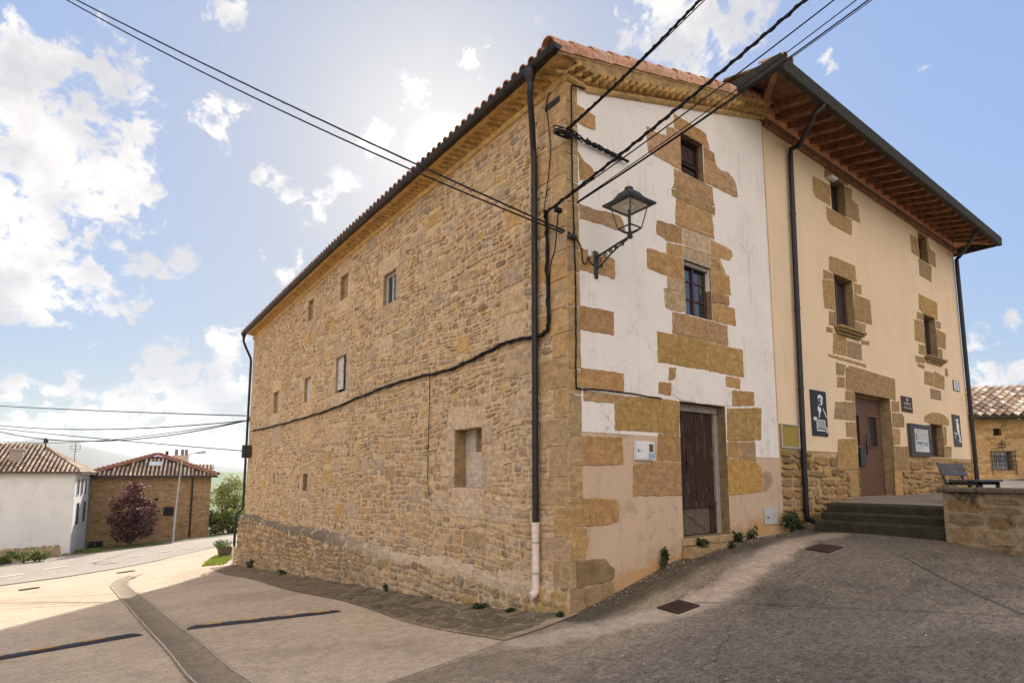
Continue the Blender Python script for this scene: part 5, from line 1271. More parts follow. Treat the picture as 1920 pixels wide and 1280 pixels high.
def build_brown_house():
    c0 = deep(162,1000,53.); c1 = deep(390,1000,57.6); c0[2] = -4.9; T = frame_of(c0, (c1-c0)[:2]); Wd = float(np.linalg.norm((c1-c0)[:2])); z_e = EYE+4.9+(893-892)/1088*53; d = 11.
    Hh = thing('brown_stone_house', 'low brown stone house with pyramid tile roof beyond the road', 'house')
    mb = MB(); hole = []
    mb.add([T(0,0,-.5),T(Wd,0,-.5),T(Wd,0,z_e),T(0,0,z_e),T(0,d,-.5),T(Wd,d,-.5),T(Wd,d,z_e),T(0,d,z_e)], [(0,1,2,3),(1,5,6,2),(5,4,7,6),(4,0,3,7)], (.36,.25,.14), 0)
    G = lambda x, z, o=0.: T(x, -o, z)
    rubble(mb, G, .02, Wd-.02, -.2, z_e-.05, [], [(.34,.225,.115),(.38,.26,.135),(.30,.20,.11),(.36,.25,.15)], (.16,.30), (.3,.7), (.01,.03), .012, .06, 0, seed=91)
    mb.build('wall', M['stone'], Hh); roof = MB(); e = .55; ap = T(Wd*.50,3.4,z_e+2.05); ap2 = T(Wd*.5,d-3.4,z_e+2.05)
    A, B, C_, D = T(-e,-e,z_e), T(Wd+e,-e,z_e), T(Wd+e,d+e,z_e), T(-e,d+e,z_e)
    tile_slope(roof, A, B, ap, ap, .33, .9, .095, WT, 0, 15); tile_slope(roof, B, C_, ap2, ap, .33, .9, .095, WT, 0, 16); tile_slope(roof, D, A, ap, ap2, .33, .9, .095, WT, 0, 17)
    roof.add([A,B,C_,D], [(0,1,2,3)], (.12,.07,.05)); lo = lambda p: (p[0],p[1],p[2]-.14)
    roof.add([A,B,lo(B),lo(A)], [(0,1,2,3)], (.07,.045,.035)); roof.add([B,C_,lo(C_),lo(B)], [(0,1,2,3)], (.07,.045,.035))
    for (p, q) in ((A,ap),(B,ap)):                             # hip ridges of red tiles
        P, Q = Vector(p), Vector(q); L = (Q-P).length; n = int(L/.42)
        for k in range(n): barrel(roof, P.lerp(Q, k/n)+Vector((0,0,.10)), P.lerp(Q, min(1, (k+1.15)/n))+Vector((0,0,.07)), (0,0,1), .30, .26, vary((.30,.125,.075), .15), 6)
    rf = roof.build('roof', M['tile'], Hh)
    ch = MB(); X = lambda x, y, z: T(Wd*.70+x, 4.6+y, z_e+.9+z); ch.box((-.75,-.4,0), (.75,.4,1.25), (.62,.48,.36), T=X)
    for xx in (-.4,.15,.5): ch.box((xx-.14,-.15,1.26), (xx+.14,.15,1.85), (.2,.16,.13), T=X)
    ch.build('chimney', M['attrm'], rf)
    ch = MB(); P = T(Wd*.58,3.2,z_e+1.5); ch.tube([P,(P[0],P[1],P[2]+1.0)], .13, 8); ch.build('flue', M['rust'], rf)
    sk = MB(); a = T(Wd*.5-.35,.9,0); X = lambda x, y, z: T(Wd*.5+x, y, z_e+.02+(y+e)*2.05/(3.4+e)+z); sk.box((-.55,1.1,.10), (.55,1.7,.22), T=X); sk.build('skylight', M['whiteframe'], rf)
    for (x0, z0, w, hh) in ((Wd*.60,3.0,.85,.85),(Wd*.52,4.45,.3,.25),(Wd*.335,5.6,.3,.35),(Wd*.0+.15,-.05,1.15,.95)):
        house_window(Hh, T, x0, x0+w, z0, z0+hh, M['iron'], M['dark'])
    dp = MB(); x = Wd*.835; dp.tube([T(x,-.10,z_e-.1),T(x,-.10,.2)], .075, 8); dp.build('downpipe', M['gutter'], Hh)
    rw = MB(); X = lambda x, y, z: T(Wd+.2+x, 2.2+y, z_e+.4+z); A2, B2 = T(Wd-3.2,5.,z_e+.95), T(Wd+.5,5.,z_e+.55)
    tile_slope(rw, T(Wd-2.6,7.,z_e+.75), T(Wd+.3,7.,z_e+.75), T(Wd+.3,9.,z_e+1.35), T(Wd-2.6,9.,z_e+1.35), .33, .9, .095, WT, 0, 19); rw.build('rear_roof', M['tile'], Hh)
build_brown_house()
def build_right_house():
    c0 = deep(1770,900,27.); c1 = deep(2120,900,26.); c0[2] = 1.0; T = frame_of(c0, (c1-c0)[:2]); L = float(np.linalg.norm((c1-c0)[:2])); ze = EYE-1.0+27*.0975
    Hh = thing('ochre_stone_house', 'ochre stone house with sunlit barrel tile roof at the right edge', 'house'); mb = MB()
    q = lambda px, py: (float((px-1770)/350*L), float(EYE-1.0+26.7*((128-(py-764)*.993)/(1073+(py-764)*.1185))))
    wn = [q(1874,803)+q(1890,816), q(1869,846)+q(1905,880)]; holes = [(a, c, d, b) for a, b, c, d in wn]
    G = lambda x, z, o=0.: T(x, -o, z)
    wall_grid(mb, G, (0,L), (-1.5,ze), holes, 0, (.47,.33,.165), 0); reveal(mb, G, holes[0], .3, (.3,.22,.12)); reveal(mb, G, holes[1], .3, (.3,.22,.12))
    mb.add([T(L,0,-1.5),T(L,7,-1.5),T(L,7,ze),T(L,0,ze),T(0,0,-1.5),T(0,7,-1.5),T(0,7,ze),T(0,0,ze)], [(0,1,2,3),(4,7,6,5)], (.46,.33,.18))
    rubble(mb, G, .02, L-.02, -.3, ze-.05, holes, [(.45,.31,.15),(.48,.34,.17),(.42,.29,.14),(.50,.36,.20)], (.18,.32), (.35,.9), (.003,.012), .012, .06, 0, seed=95)
    mb.build('wall', M['stone'], Hh); roof = MB()
    tile_slope(roof, T(-.5,-.45,ze+.12), T(L,-.45,ze+.12), T(L,3.6,ze+2.05), T(-.5,3.6,ze+2.05), .38, .40, .125, [(.42,.29,.19),(.33,.21,.13),(.55,.43,.32),(.24,.15,.095),(.62,.51,.40),(.19,.12,.08)], 0, 25)
    roof.add([T(-.5,3.6,ze+2.05),T(L,3.6,ze+2.05),T(L,8,ze),T(-.5,8,ze)], [(0,1,2,3)], (.3,.18,.1)); roof.add([T(-.5,-.45,ze+.0),T(L,-.45,ze+.0),T(L,0,ze+.02),T(-.5,0,ze+.02)], [(0,1,2,3)], (.12,.09,.07))
    roof.build('roof', M['tile'], Hh); g = MB(); g.tube([T(-.5,-.52,ze+.06),T(L,-.52,ze+.06)], .085, 10); g.build('gutter', M['greeng'], Hh)
    for k, h_ in enumerate(holes):
        a, b, c, d = h_; f = MB(); f.box((a,-.22,c), (b,-.18,d), T=lambda x, o, z: T(x, -o, z)); w = f.build('window', M['glass'] if k else M['dark'], Hh)
        if k:
            f = MB(); m = (a+b)/2
            for t in range(5): xx = a+(b-a)*t/4; f.tube([T(xx,-.07,c-.02),T(xx,-.07,d+.02)], .014, 5)
            for t in range(5): zz = c+(d-c)*t/4; f.tube([T(a-.16,-.07,zz),T(b+.16,-.07,zz)], .014, 5)
            for t in (a-.1, b+.1): f.tube([T(t,-.07,c-.25),T(t,-.07,d+.05)], .018, 5)
            f.build('grille', M['iron'], w)
    a, b, c, d = holes[1]; f = MB(); m = (a+b)/2; f.tube([T(m,-.05,d+.12),T(m,-.05,d+.52)], .018, 5); f.tube([T(m-.15,-.05,d+.35),T(m+.15,-.05,d+.35)], .018, 5)
    for s in (-1, 1): f.tube([T(m+s*.05,-.05,d+.2),T(m+s*.16,-.05,d+.24),T(m+s*.14,-.05,d+.16)], .014, 5)
    f.build('iron_cross', M['iron'], Hh)
build_right_house()

# ------------------------------------------------------------------ plants
def leaves(mb, c, rad, n, size, cols, r, shell=.35, squash=1.):
    for _ in range(n):
        while True:
            p = Vector((r.uniform(-1,1), r.uniform(-1,1), r.uniform(-1,1)))
            if shell < p.length < 1.: break
        p = Vector((c[0]+p.x*rad[0], c[1]+p.y*rad[1], c[2]+p.z*rad[2])); s = size*r.uniform(.6,1.3)
        u = Vector((r.gauss(0,1), r.gauss(0,1), r.gauss(0,.7))).normalized(); v = u.cross(Vector((r.gauss(0,1), r.gauss(0,1), r.gauss(0,1)))).normalized()
        mb.add([p-u*s, p-v*s*.5+u*s*.1, p+u*s, p+v*s*.5+u*s*.1], [(0,1,2,3)], vary(r.choice(cols), .25, .1, r))
def tree(name, label, cat, base, height, rad, cols, seed, n=5200, size=.12, trunk=.14, clumps=46, low=.25, group=None, up=1.):
    r = random.Random(seed); root = thing(name, label, cat, group, base); t = MB(); h0 = height*low
    t.tube([(0,0,-.3),(.03,.02,h0*.5),(-.02,.03,h0),(.05,0,height*.6)], [trunk*1.3,trunk,trunk*.85,trunk*.35], 9)
    cr = MB(); cz = h0+(height-h0)*.5
    for k in range(clumps):
        while True:
            p = Vector((r.uniform(-1,1), r.uniform(-1,1), r.uniform(-1,1)))
            if .15 < p.length < 1: break
        w = 1-.45*max(0, p.z)*up; c = Vector((p.x*rad*w, p.y*rad*w, cz+p.z*(height-h0)*.5))
        if k % 3 == 0: t.tube([(0,0,h0*(.6+.4*r.random())),(c.x*.5,c.y*.5,(h0+c.z)*.5),tuple(c)], [trunk*.4,trunk*.22,.012], 5)
        q = rad*r.uniform(.22,.4); leaves(cr, c, (q,q,q*.8), n//clumps, size, cols, r, .2)
    t.build('trunk', M['bark'], root); cr.build('crown', M['leaf'], root); return root
PLUM = [(.075,.018,.022),(.12,.030,.032),(.05,.014,.018),(.17,.06,.06),(.28,.13,.12)]
GRN = [(.08,.13,.025),(.12,.18,.035),(.06,.10,.02),(.17,.22,.05)]; YEL = [(.25,.26,.06),(.32,.31,.08),(.18,.20,.045)]
def at(px, py, depth): p = deep(px, py, depth); return (p[0], p[1], float(H(p[0], p[1])))
b = at(243,1020,50.5); tree('plum_tree', 'dark purple leaved plum tree in front of the brown stone house', 'tree', b, 5.4, 1.85, PLUM, 3, 7500, .105, .2, 80, .05)
def far_trees():
    b = at(437,1000,62.); tree('tree', 'yellow green tree standing just left of the stone house pipe', 'tree', b, 5.9, 2.4, YEL, 5, 2600, .13, .16, 50, .25)
    b = at(414,1000,68.); tree('tree', 'airy olive green tree between brown house and downpipe', 'tree', b, 5.2, 2.1, YEL+GRN[:1], 6, 2000, .13, .14, 40, .25)
    b = at(404,1000,59.); tree('bush', 'dark green bush low beside the brown house corner', 'bush', b, 2.4, 1.5, GRN, 7, 2600, .12, .1, 26, .05, up=.5)
    b = at(428,1000,57.5); tree('bush', 'bright glossy bush on the verge before the far trees', 'bush', b, 2.1, 1.5, GRN+YEL, 8, 3000, .13, .1, 28, .05, up=.5)
    b = at(478,1000,60); tree('bush', 'green bush half hidden behind the stone house corner', 'bush', b, 2.4, 1.4, GRN+YEL, 9, 2600, .13, .1, 26, .05, up=.5)
    for (px, py, dp, hh, rd, lb) in ((45,1037,40.5,1.0,.85,'light green shrub at the foot of the white house wall'), (75,1040,41,.75,.55,'small dark shrub beside the larger shrub by the white wall'), (6,1046,40,.6,.5,'low green shrub at the far left frame edge')):
        b = at(px, py, dp); tree('shrub', lb, 'shrub', b, hh, rd, GRN+YEL[:1], int(px)+1, 1100, .07, .04, 16, .02, up=.3)
    w = MB(); a = at(-60,1050,41.); c = at(112,1042,43.5); A, C_ = np.array(a), np.array(c); d = (C_-A)/np.linalg.norm(C_-A); L = float(np.linalg.norm(C_-A))
    G = lambda s, z, o=0.: (A[0]+d[0]*s+d[1]*o, A[1]+d[1]*s-d[0]*o, A[2]+d[2]*s+z)
    w.add([G(0,-.5,.0),G(L,-.5,.0),G(L,.75,.0),G(0,.75,.0),G(0,.75,-.4),G(L,.75,-.4),G(L,-.5,-.4)], [(0,1,2,3),(3,2,5,4),(1,6,5,2)], (.38,.3,.21)); rubble(w, G, 0, L, -.2, .72, [], [(.40,.31,.21),(.34,.26,.18)], (.16,.28), (.3,.6), (.01,.03), .012, .05, 0, seed=99)
    tag(w.build('garden_wall', M['stone']), 'low rough stone garden wall along the white house', 'wall')
far_trees()
def clump(name, label, cat, p, rad, hgt, n, size, cols, seed, group=None):
    rad *= .82; hgt *= .85; n = int(n*.8)
    r = random.Random(seed); mb = MB(); z = float(H(p[0], p[1]))
    for k in range(max(3, n//40)):
        a = r.uniform(0, 2*pi); q = r.random()*.7; c = (p[0]+rad*q*cos(a), p[1]+rad*q*sin(a), p[2]+hgt*r.uniform(.25,.75)); leaves(mb, c, (rad*.5,rad*.5,hgt*.4), 40, size, cols, r, .05)
        mb.tube([(p[0],p[1],p[2]-.04),c], .004, 4, cols[0])
    return tag(mb.build(name, M['leaf']), label, cat, group)
WEED = [(.035,.06,.018),(.05,.085,.025),(.03,.05,.02),(.07,.10,.03)]
def weeds():
    def gp(px, py, dx=0, dy=0): p = gnd(px, py); return (p[0]+dx, p[1]+dy, float(H(p[0]+dx, p[1]+dy)))
    clump('weed', 'dark spiky weed against the beige plaster left of the doorstep', 'weed', (1.86,-.10,float(H(1.86,-.1))+.0), .12, .40, 320, .028, WEED, 1)
    clump('weed', 'leafy weed growing on the step under the old door', 'weed', (2.75,-.12,.70), .17, .17, 320, .024, WEED, 2)
    clump('weed', 'large leafy weed at the right end of the doorstep', 'weed', (3.85,-.10,.66), .22, .26, 420, .026, WEED, 3)
    clump('weed', 'upright weed beside the beige wall right of the doorstep', 'weed', (4.30,-.08,.68), .13, .32, 320, .026, WEED, 4)
    clump('weed', 'small weed on the dark kerb slope below the step', 'weed', (3.3,-.3,float(H(3.3,-.3))), .12, .12, 160, .02, WEED, 5)
    clump('weed', 'bushy dark weed at the left end of the mossy steps', 'weed', (5.45,-.20,.80), .22, .42, 520, .03, WEED, 6)
    clump('weed', 'low weed below the brown downpipe of the plastered house', 'weed', (5.9,-.12,.80), .25, .16, 360, .024, WEED, 7)
    clump('weed', 'small green weed at the foot of the stone house corner', 'weed', gp(1050,1158,.0,0), .07, .10, 140, .02, WEED, 8)
    clump('weed', 'spreading green weed at the wall foot near the white pipe', 'weed', (-.12,1.95,float(H(-.12,1.95))), .26, .12, 420, .024, WEED, 9)
    clump('weed', 'second low weed tuft between corner and spreading weed', 'weed', (-.12,1.15,float(H(-.12,1.15))), .14, .08, 200, .022, WEED, 10)
    clump('weed', 'lone dark weed midway along the rubble wall foot', 'weed', (-.20,5.35,float(H(-.2,5.35))), .10, .22, 160, .026, WEED, 11)
    clump('weed', 'weed tuft far along the rubble wall foot', 'weed', (-.32,16.4,float(H(-.3,16.4))), .25, .35, 260, .035, WEED, 12)
    clump('weed', 'short weeds farther along the wall than the lone weed', 'weed', (-.32,12.5,float(H(-.3,12.5))), .35, .16, 260, .03, WEED, 13)
weeds()
def planter():
    p = deep(421,1030,28.); z = float(H(p[0], p[1])); t = thing('planter', 'square terracotta planter with small green shrub by the roadside', 'planter', None, (p[0],p[1],z)); mb = MB()
    mb.lathe([(.28,0),(.40,.40),(.43,.40),(.43,.48),(.38,.48),(.36,.40)], (0,0,0), col=(.15,.10,.065), sq=True); mb.build('pot', M['attrm'], t)
    r = random.Random(6); c = MB()
    for k in range(9): leaves(c, (r.uniform(-.35,.35), r.uniform(-.35,.35), (.64+r.uniform(-.1,.12))), (.2,.2,.16), 60, .045, GRN, r, .1)
    c.build('shrub', M['leaf'], t)
planter()
def verge():
    r = random.Random(14); mb = MB(); P = [gnd(*q) for q in ((378,1062),(398,1046),(425,1036),(452,1026),(458,1036),(440,1044),(420,1058))]
    xs = [p[0] for p in P]; ys = [p[1] for p in P]
    def inside(x, y):
        c = False
        for a, b in zip(P, P[1:]+P[:1]):
            if (a[1] > y) != (b[1] > y) and x < (b[0]-a[0])*(y-a[1])/(b[1]-a[1])+a[0]: c = not c
        return c
    k = 0
    while k < 4200:
        x, y = r.uniform(min(xs), max(xs)), r.uniform(min(ys), max(ys))
        if not inside(x, y): continue
        k += 1; z = float(H(x, y)); a = r.uniform(0, 2*pi); w = .02; hh = r.uniform(.05,.16); l = r.uniform(-.06,.06)
        mb.add([(x-w*cos(a),y-w*sin(a),z),(x+w*cos(a),y+w*sin(a),z),(x+l,y+l,z+hh)], [(0,1,2)], vary(r.choice([(.22,.26,.03),(.30,.33,.05),(.16,.22,.03)]), .2))
    tag(mb.build('grass', M['leaf']), 'patch of yellow green grass at the far corner of the stone house', 'grass', None, 'stuff')
    mb = MB(); k = 0
    while k < 2500:
        px, py = r.uniform(140,190), r.uniform(1022,1036); p = deep(px, py, r.uniform(46.5,49.)); z = float(H(p[0], p[1])); a = r.uniform(0, 2*pi); w = .03; hh = r.uniform(.08,.3); k += 1
        mb.add([(p[0]-w*cos(a),p[1]-w*sin(a),z),(p[0]+w*cos(a),p[1]+w*sin(a),z),(p[0],p[1],z+hh)], [(0,1,2)], vary(r.choice([(.14,.2,.03),(.2,.25,.05)]), .2))
    tag(mb.build('grass', M['leaf']), 'grass tufts between the white house and the brown house', 'grass', None, 'stuff')
verge()
def grit():
    r = random.Random(31); mb = MB()
    for k in range(1500):
        t = r.random()
        if t < .4: x, y = r.uniform(.3,6.2), -.02-abs(r.gauss(0,.16))
        elif t < .75: x, y = -.1-abs(r.gauss(0,.22)), r.uniform(.2,14)
        else: x, y = r.uniform(-3,6), r.uniform(-4,-.3)
        z = float(H(x, y))+.008; s = r.uniform(.004,.014)*(1 if t < .75 else .75); c = vary(r.choice([(.36,.29,.2),(.22,.18,.13),(.48,.41,.33),(.13,.11,.07)]), .2)
        mb.add([(x-s,y-s*.6,z),(x+s,y-s*.8,z),(x+s*.7,y+s,z),(x-s*.8,y+s*.8,z),(x+r.uniform(-s,s)*.4,y,z+s*.9)], [(0,1,4),(1,2,4),(2,3,4),(3,0,4)], c)
    tag(mb.build('gravel', M['attrm']), 'loose grit and crumbs along the foot of the walls', 'gravel', None, 'stuff')
grit()

# ------------------------------------------------------------------ street lamps, signs and boxes on the walls
def lantern():
    L = thing('wall_lantern', 'dark iron street lantern on a scrolled bracket at the white corner wall', 'lantern', None, (.573,0,4.95)); c = (.1,.1,.1); Y = -.69; mb = MB()
    mb.bbox((-.045,-.03,-.16), (.045,-.001,.22), .01); mb.lathe([(.02,-.21),(.035,-.18),(.02,-.15)], (0,-.02,0), 10)
    mb.tube([(0,-.02,.12),(0,-.2,.145),(0,-.45,.185),(0,Y,.215)], .016, 8); mb.tube([(0,-.02,-.06),(0,-.14,-.02),(0,-.32,.08),(0,-.5,.15),(0,Y+.05,.19)], .013, 8)
    def scroll(y, z, r0, s=1, n=22, turns=1.6): mb.tube([(0, y+s*r0*(1-t/n*.8)*cos(t/n*turns*2*pi), z+r0*(1-t/n*.8)*sin(t/n*turns*2*pi)) for t in range(n+1)], .007, 6)
    scroll(-.09,.05,.055); scroll(-.21,.085,.045,-1); scroll(-.32,.115,.036); scroll(-.42,.14,.028,-1); scroll(-.55,.145,.03); scroll(-.13,-.05,.03,-1)
    mb.build('bracket', M['iron'], L); mb = MB()
    mb.lathe([(.035,.19),(.045,.21),(.03,.23),(.04,.25),(.045,.27),(.022,.29),(.02,.33)], (0,Y,0), 12)
    zb, zt, wb, wt = .33, .67, .115, .185
    for sx, sy in ((1,1),(1,-1),(-1,1),(-1,-1)):
        mb.tube([(sx*wb,Y+sy*wb,zb),(sx*wt,Y+sy*wt,zt)], .0085, 6); mb.tube([(0,Y,.25),(sx*wb*.5,Y+sy*wb*.5,.275),(sx*wb,Y+sy*wb,zb)], .008, 6)
    for a, b in (((1,1),(1,-1)),((1,-1),(-1,-1)),((-1,-1),(-1,1)),((-1,1),(1,1))): mb.tube([(a[0]*wb,Y+a[1]*wb,zb),(b[0]*wb,Y+b[1]*wb,zb)], .011, 6)
    mb.tube([(0,Y,.30),(0,Y,zt-.02)], .016, 8); mb.build('cage', M['iron'], L); mb = MB()
    k = sqrt(2); mb.lathe([(.265*k,zt),(.27*k,zt+.025),(.20*k,zt+.045),(.19*k,zt+.05),(.105*k,zt+.19),(.09*k,zt+.20)], (0,Y,0), sq=True); mb.lathe([(.06,zt+.19),(.05,zt+.215),(.065,zt+.235),(.06,zt+.265),(.02,zt+.285)], (0,Y,0), 12)
    mb.build('lamp_roof', M['iron'], L); mb = MB(); mb.box((-.185,Y-.185,zt-.012), (.185,Y+.185,zt-.002)); r = mb.build('reflector', M['reflector'], L)
    mb = MB(); mb.lathe([(.075,zt-.03),(.085,zt-.014),(.06,zt-.013)], (0,Y,0), 16); mb.lathe([(.03,zt-.06),(.042,zt-.04),(.03,zt-.02)], (0,Y,0), 12); mb.build('bulb', M['whitebox'], r)
M['reflector'] = simple('lamp_reflector', (.62,.56,.48), .5)
lantern()
def street_lamp():
    b = at(325,1010,50.); L = thing('street_lamp', 'tall slender grey street lamp before the brown stone house', 'street lamp', None, b); mb = MB(); r = RT
    top = float(EYE+(893-866)/1088*50-b[2]); q = lambda s, z: (r[0]*s, r[1]*s, z)
    mb.tube([(0,0,0),(0,0,1.2),q(.1,top*.6),q(.28,top)]+[q(.28+1.55*(1-cos(t)), top+.82*sin(t)) for t in (.25,.5,.8,1.1,1.35)], [.10,.09,.07,.06,.05,.05,.045,.04,.035], 9); mb.build('pole', M['metal'], L)
    mb = MB(); e = q(.28+1.55*(1-cos(1.35)), top+.82*sin(1.35)); mb.tube([e,(e[0]+r[0]*.75,e[1]+r[1]*.75,e[2]+.07)], [.07,.11], 8); mb.build('lamp_head', M['metal'], L)
street_lamp()

def panel(name, label, cat, q, col, depth=.02, frame=None, inner=None):
    """flat board on the front wall from four photo corners; returns its local mapping u,v -> wall"""
    P = [F2(*p) for p in q]; T = lambda u, v, o: (P[0][0]*(1-u)*(1-v)+P[1][0]*u*(1-v)+P[2][0]*u*v+P[3][0]*(1-u)*v, -o, P[0][1]*(1-u)*(1-v)+P[1][1]*u*(1-v)+P[2][1]*u*v+P[3][1]*(1-u)*v)
    x0, z0 = (P[0][0]+P[3][0])/2, (P[2][1]+P[3][1])/2; x1, z1 = (P[1][0]+P[2][0])/2, (P[0][1]+P[1][1])/2
    U = lambda u, v, o: (x0+(x1-x0)*u, -o, z1+(z0-z1)*v)
    mb = MB(); mb.bbox((x0,-depth,z0), (x1,-.0065,z1), .004, col); o = tag(mb.build(name, M['attr']), label, cat); return o, U, depth
def mark(mb, U, o, pts, col): mb.add([U(u, v, o) for u, v in pts], [list(range(len(pts)))], col)
def rect(mb, U, o, a, b, c, d, col): mark(mb, U, o, ((a,c),(b,c),(b,d),(a,d)), col)
def blob(mb, U, o, cu, cv, ru, rv, col, r, n=14, j=.25): mark(mb, U, o, [(cu+ru*cos(2*pi*k/n)*r.uniform(1-j,1+j), cv+rv*sin(2*pi*k/n)*r.uniform(1-j,1+j)) for k in range(n)], col)
def signs():
    W = (.72,.71,.69); r = random.Random(17)
    o, U, d = panel('poster', 'tall dark poster with a white stencilled accordion player beside the downpipe', 'poster', ((1518,729),(1548,735.5),(1550.5,819),(1521.5,815.5)), (.032,.034,.045)); mb = MB(); e = d+.002
    mark(mb, U, e, ((.42,.16),(.50,.09),(.66,.09),(.76,.14),(.76,.20),(.70,.18),(.60,.155),(.50,.17),(.47,.20)), W)                     # hair
    mark(mb, U, e, ((.60,.17),(.72,.20),(.74,.25),(.70,.30),(.62,.33),(.58,.30),(.64,.27),(.60,.23)), W)                               # lit side of the face
    mark(mb, U, e, ((.47,.22),(.52,.21),(.52,.235),(.47,.24)), W); mark(mb, U, e, ((.46,.29),(.55,.30),(.53,.325),(.47,.315)), W)
    mark(mb, U, e, ((.42,.34),(.52,.36),(.60,.38),(.62,.44),(.54,.50),(.50,.60),(.44,.60),(.46,.48),(.40,.42)), W)                      # collar and shirt
    mark(mb, U, e, ((.72,.36),(.80,.42),(.90,.50),(.96,.58),(.93,.60),(.86,.52),(.76,.44)), W)                                          # shoulder line
    mark(mb, U, e, ((.10,.60),(.22,.585),(.32,.60),(.30,.64),(.20,.65),(.22,.68),(.12,.66)), W)                                         # hand
    for k in range(7): rect(mb, U, e, .33, .80, .665+.024*k, .676+.024*k, W)                                                           # bellows and keys
    for (a, b, c, g) in ((.28,.33,.65,.885),(.80,.84,.65,.84),(.28,.84,.64,.655),(.28,.82,.865,.89)): rect(mb, U, e, a, b, c, g, W)
    for k in range(6): rect(mb, U, e, .36+.075*k, .40+.075*k, .845, .86, W)
    mark(mb, U, e, ((.86,.80),(.95,.79),(.97,.86),(.92,.93),(.86,.90),(.90,.85)), W); mb.build('figure', M['attr'], o)
    o, U, d = panel('poster', 'narrow dark poster with a pale seated figure near the far downpipe', 'poster', ((1784,776),(1799,779.3),(1802,838),(1788,836)), (.075,.075,.08)); mb = MB(); e = d+.002
    blob(mb, U, e, .58, .17, .14, .055, W, r); mark(mb, U, e, ((.45,.24),(.70,.23),(.80,.33),(.74,.44),(.82,.52),(.66,.60),(.50,.56),(.46,.42)), W); mark(mb, U, e, ((.12,.55),(.30,.58),(.52,.60),(.50,.63),(.26,.62),(.12,.59)), W); mark(mb, U, e, ((.58,.60),(.76,.56),(.86,.68),(.82,.80),(.92,.86),(.78,.87),(.62,.82),(.70,.74)), W); mark(mb, U, e, ((.14,.68),(.22,.66),(.24,.74),(.16,.76)), W); mb.build('figure', M['attr'], o)
    o, U, d = panel('plaque', 'square brown plaque with a pale crest right of the brown door', 'plaque', ((1688,741),(1709,746),(1710,774),(1690,771)), (.075,.045,.036)); mb = MB(); e = d+.002; Wc = (.62,.56,.5)
    blob(mb, U, e, .52, .20, .085, .11, Wc, r, 12, .12); rect(mb, U, e, .47, .57, .17, .22, (.1,.06,.05)); 
    x = .22
    while x < .82: w = r.uniform(.03,.06); rect(mb, U, e, x, x+w, .40, .475, Wc); x += w+.018
    rect(mb, U, e, .2, .85, .575, .59, Wc); x = .18
    while x < .86: w = r.uniform(.025,.05); rect(mb, U, e, x, x+w, .70, .755, Wc); x += w+.014
    mb.build('lettering', M['attr'], o)
    o, U, d = panel('street_sign', 'small white street name tile with dark border near the roof corner', 'sign', ((1785.5,712),(1797.5,716),(1798,734),(1787,731.5)), (.06,.06,.075)); mb = MB(); e = d+.002
    rect(mb, U, e, .09, .91, .07, .93, (.72,.74,.76)); bl = (.10,.19,.45); e += .002
    for v in (.20,.44,.68):
        x = .2+r.uniform(0,.05)
        while x < .78: w = r.uniform(.05,.09); rect(mb, U, e, x, x+w, v, v+.13, bl); x += w+.03
    mb.build('lettering', M['attr'], o)
    q = ((1700,794),(1738,798),(1740,856),(1704,855)); o, U, d = panel('notice_board', 'dark wooden framed notice board with a paper map beside the small window', 'notice board', q, (.075,.07,.065), .09); mb = MB(); e = d+.002
    rect(mb, U, e, .17, .86, .15, .86, (.60,.58,.53)); cs = [(.22,.24,.2),(.30,.34,.38),(.40,.36,.28),(.18,.17,.14),(.34,.40,.46)]; e += .0015
    for k in range(17):
        v = .18+.018*k; x = .19+r.uniform(0,.1)
        while x < .8: w = r.uniform(.05,.2); rect(mb, U, e, x, min(.84, x+w), v, v+.007, r.choice(cs)); x += w+r.uniform(.02,.08)
    rect(mb, U, e, .20, .82, .52, .68, (.38,.45,.50)); rect(mb, U, e, .24, .5, .70, .82, (.50,.52,.50))
    e += .001
    for k in range(9): blob(mb, U, e, r.uniform(.28,.78), r.uniform(.54,.66), .05, .02, r.choice(cs), r)
    mb.build('map', M['attr'], o); mb = MB()
    a, b = U(.165,.5,d+.018), U(.12,.5,d+.018); mb.tube([U(.20,.33,d),U(.20,.33,d+.03),U(.20,.5,d+.03),U(.20,.5,d)], .008, 6); mb.build('handle', M['iron'], o)
    o, U, d = panel('glass_case', 'empty yellowish glass case with pale metal frame left of the brown downpipe', 'display case', ((1460.5,793),(1494,797),(1496.5,841),(1462.5,840)), (.34,.24,.055), .035); mb = MB(); Wf = (.42,.40,.36)
    X0, X1 = U(0,0,0), U(1,1,0); fr = lambda a, b, c, g: mb.bbox((a,-.055,c), (b,-.0355,g), .003, Wf)
    fr(X0[0],X0[0]+.03,X1[2],X0[2]); fr(X1[0]-.03,X1[0],X1[2],X0[2]); fr(X0[0]+.03,X1[0]-.03,X1[2],X1[2]+.03); fr(X0[0]+.03,X1[0]-.03,X0[2]-.03,X0[2]); mb.build('frame', M['attr'], o)
    o, U, d = panel('meter_box', 'white meter box with grey window and blue sticker in the beige wall', 'meter box', ((1187.5,826),(1223,828),(1223,862),(1187.5,863)), (.66,.63,.61), .045); mb = MB()
    X0, X1 = U(.07,.07,0), U(.93,.93,0); mb.bbox((X0[0],-.055,X1[2]), (X1[0],-.0455,X0[2]), .006, (.74,.71,.69)); dr = mb.build('door', M['attr'], o); mb = MB(); e = .058
    rect(mb, U, e, .68, .90, .14, .56, (.10,.095,.07)); rect(mb, U, e, .10, .16, .42, .60, (.08,.08,.08)); rect(mb, U, e, .26, .29, .45, .58, (.25,.25,.25)); rect(mb, U, e, .66, .92, .62, .88, (.12,.33,.62))
    for k in range(4): rect(mb, U, e+.002, .69, .69+.2*r.uniform(.6,1), .655+.055*k, .675+.055*k, (.7,.75,.8))
    mb.build('window', M['attr'], dr)
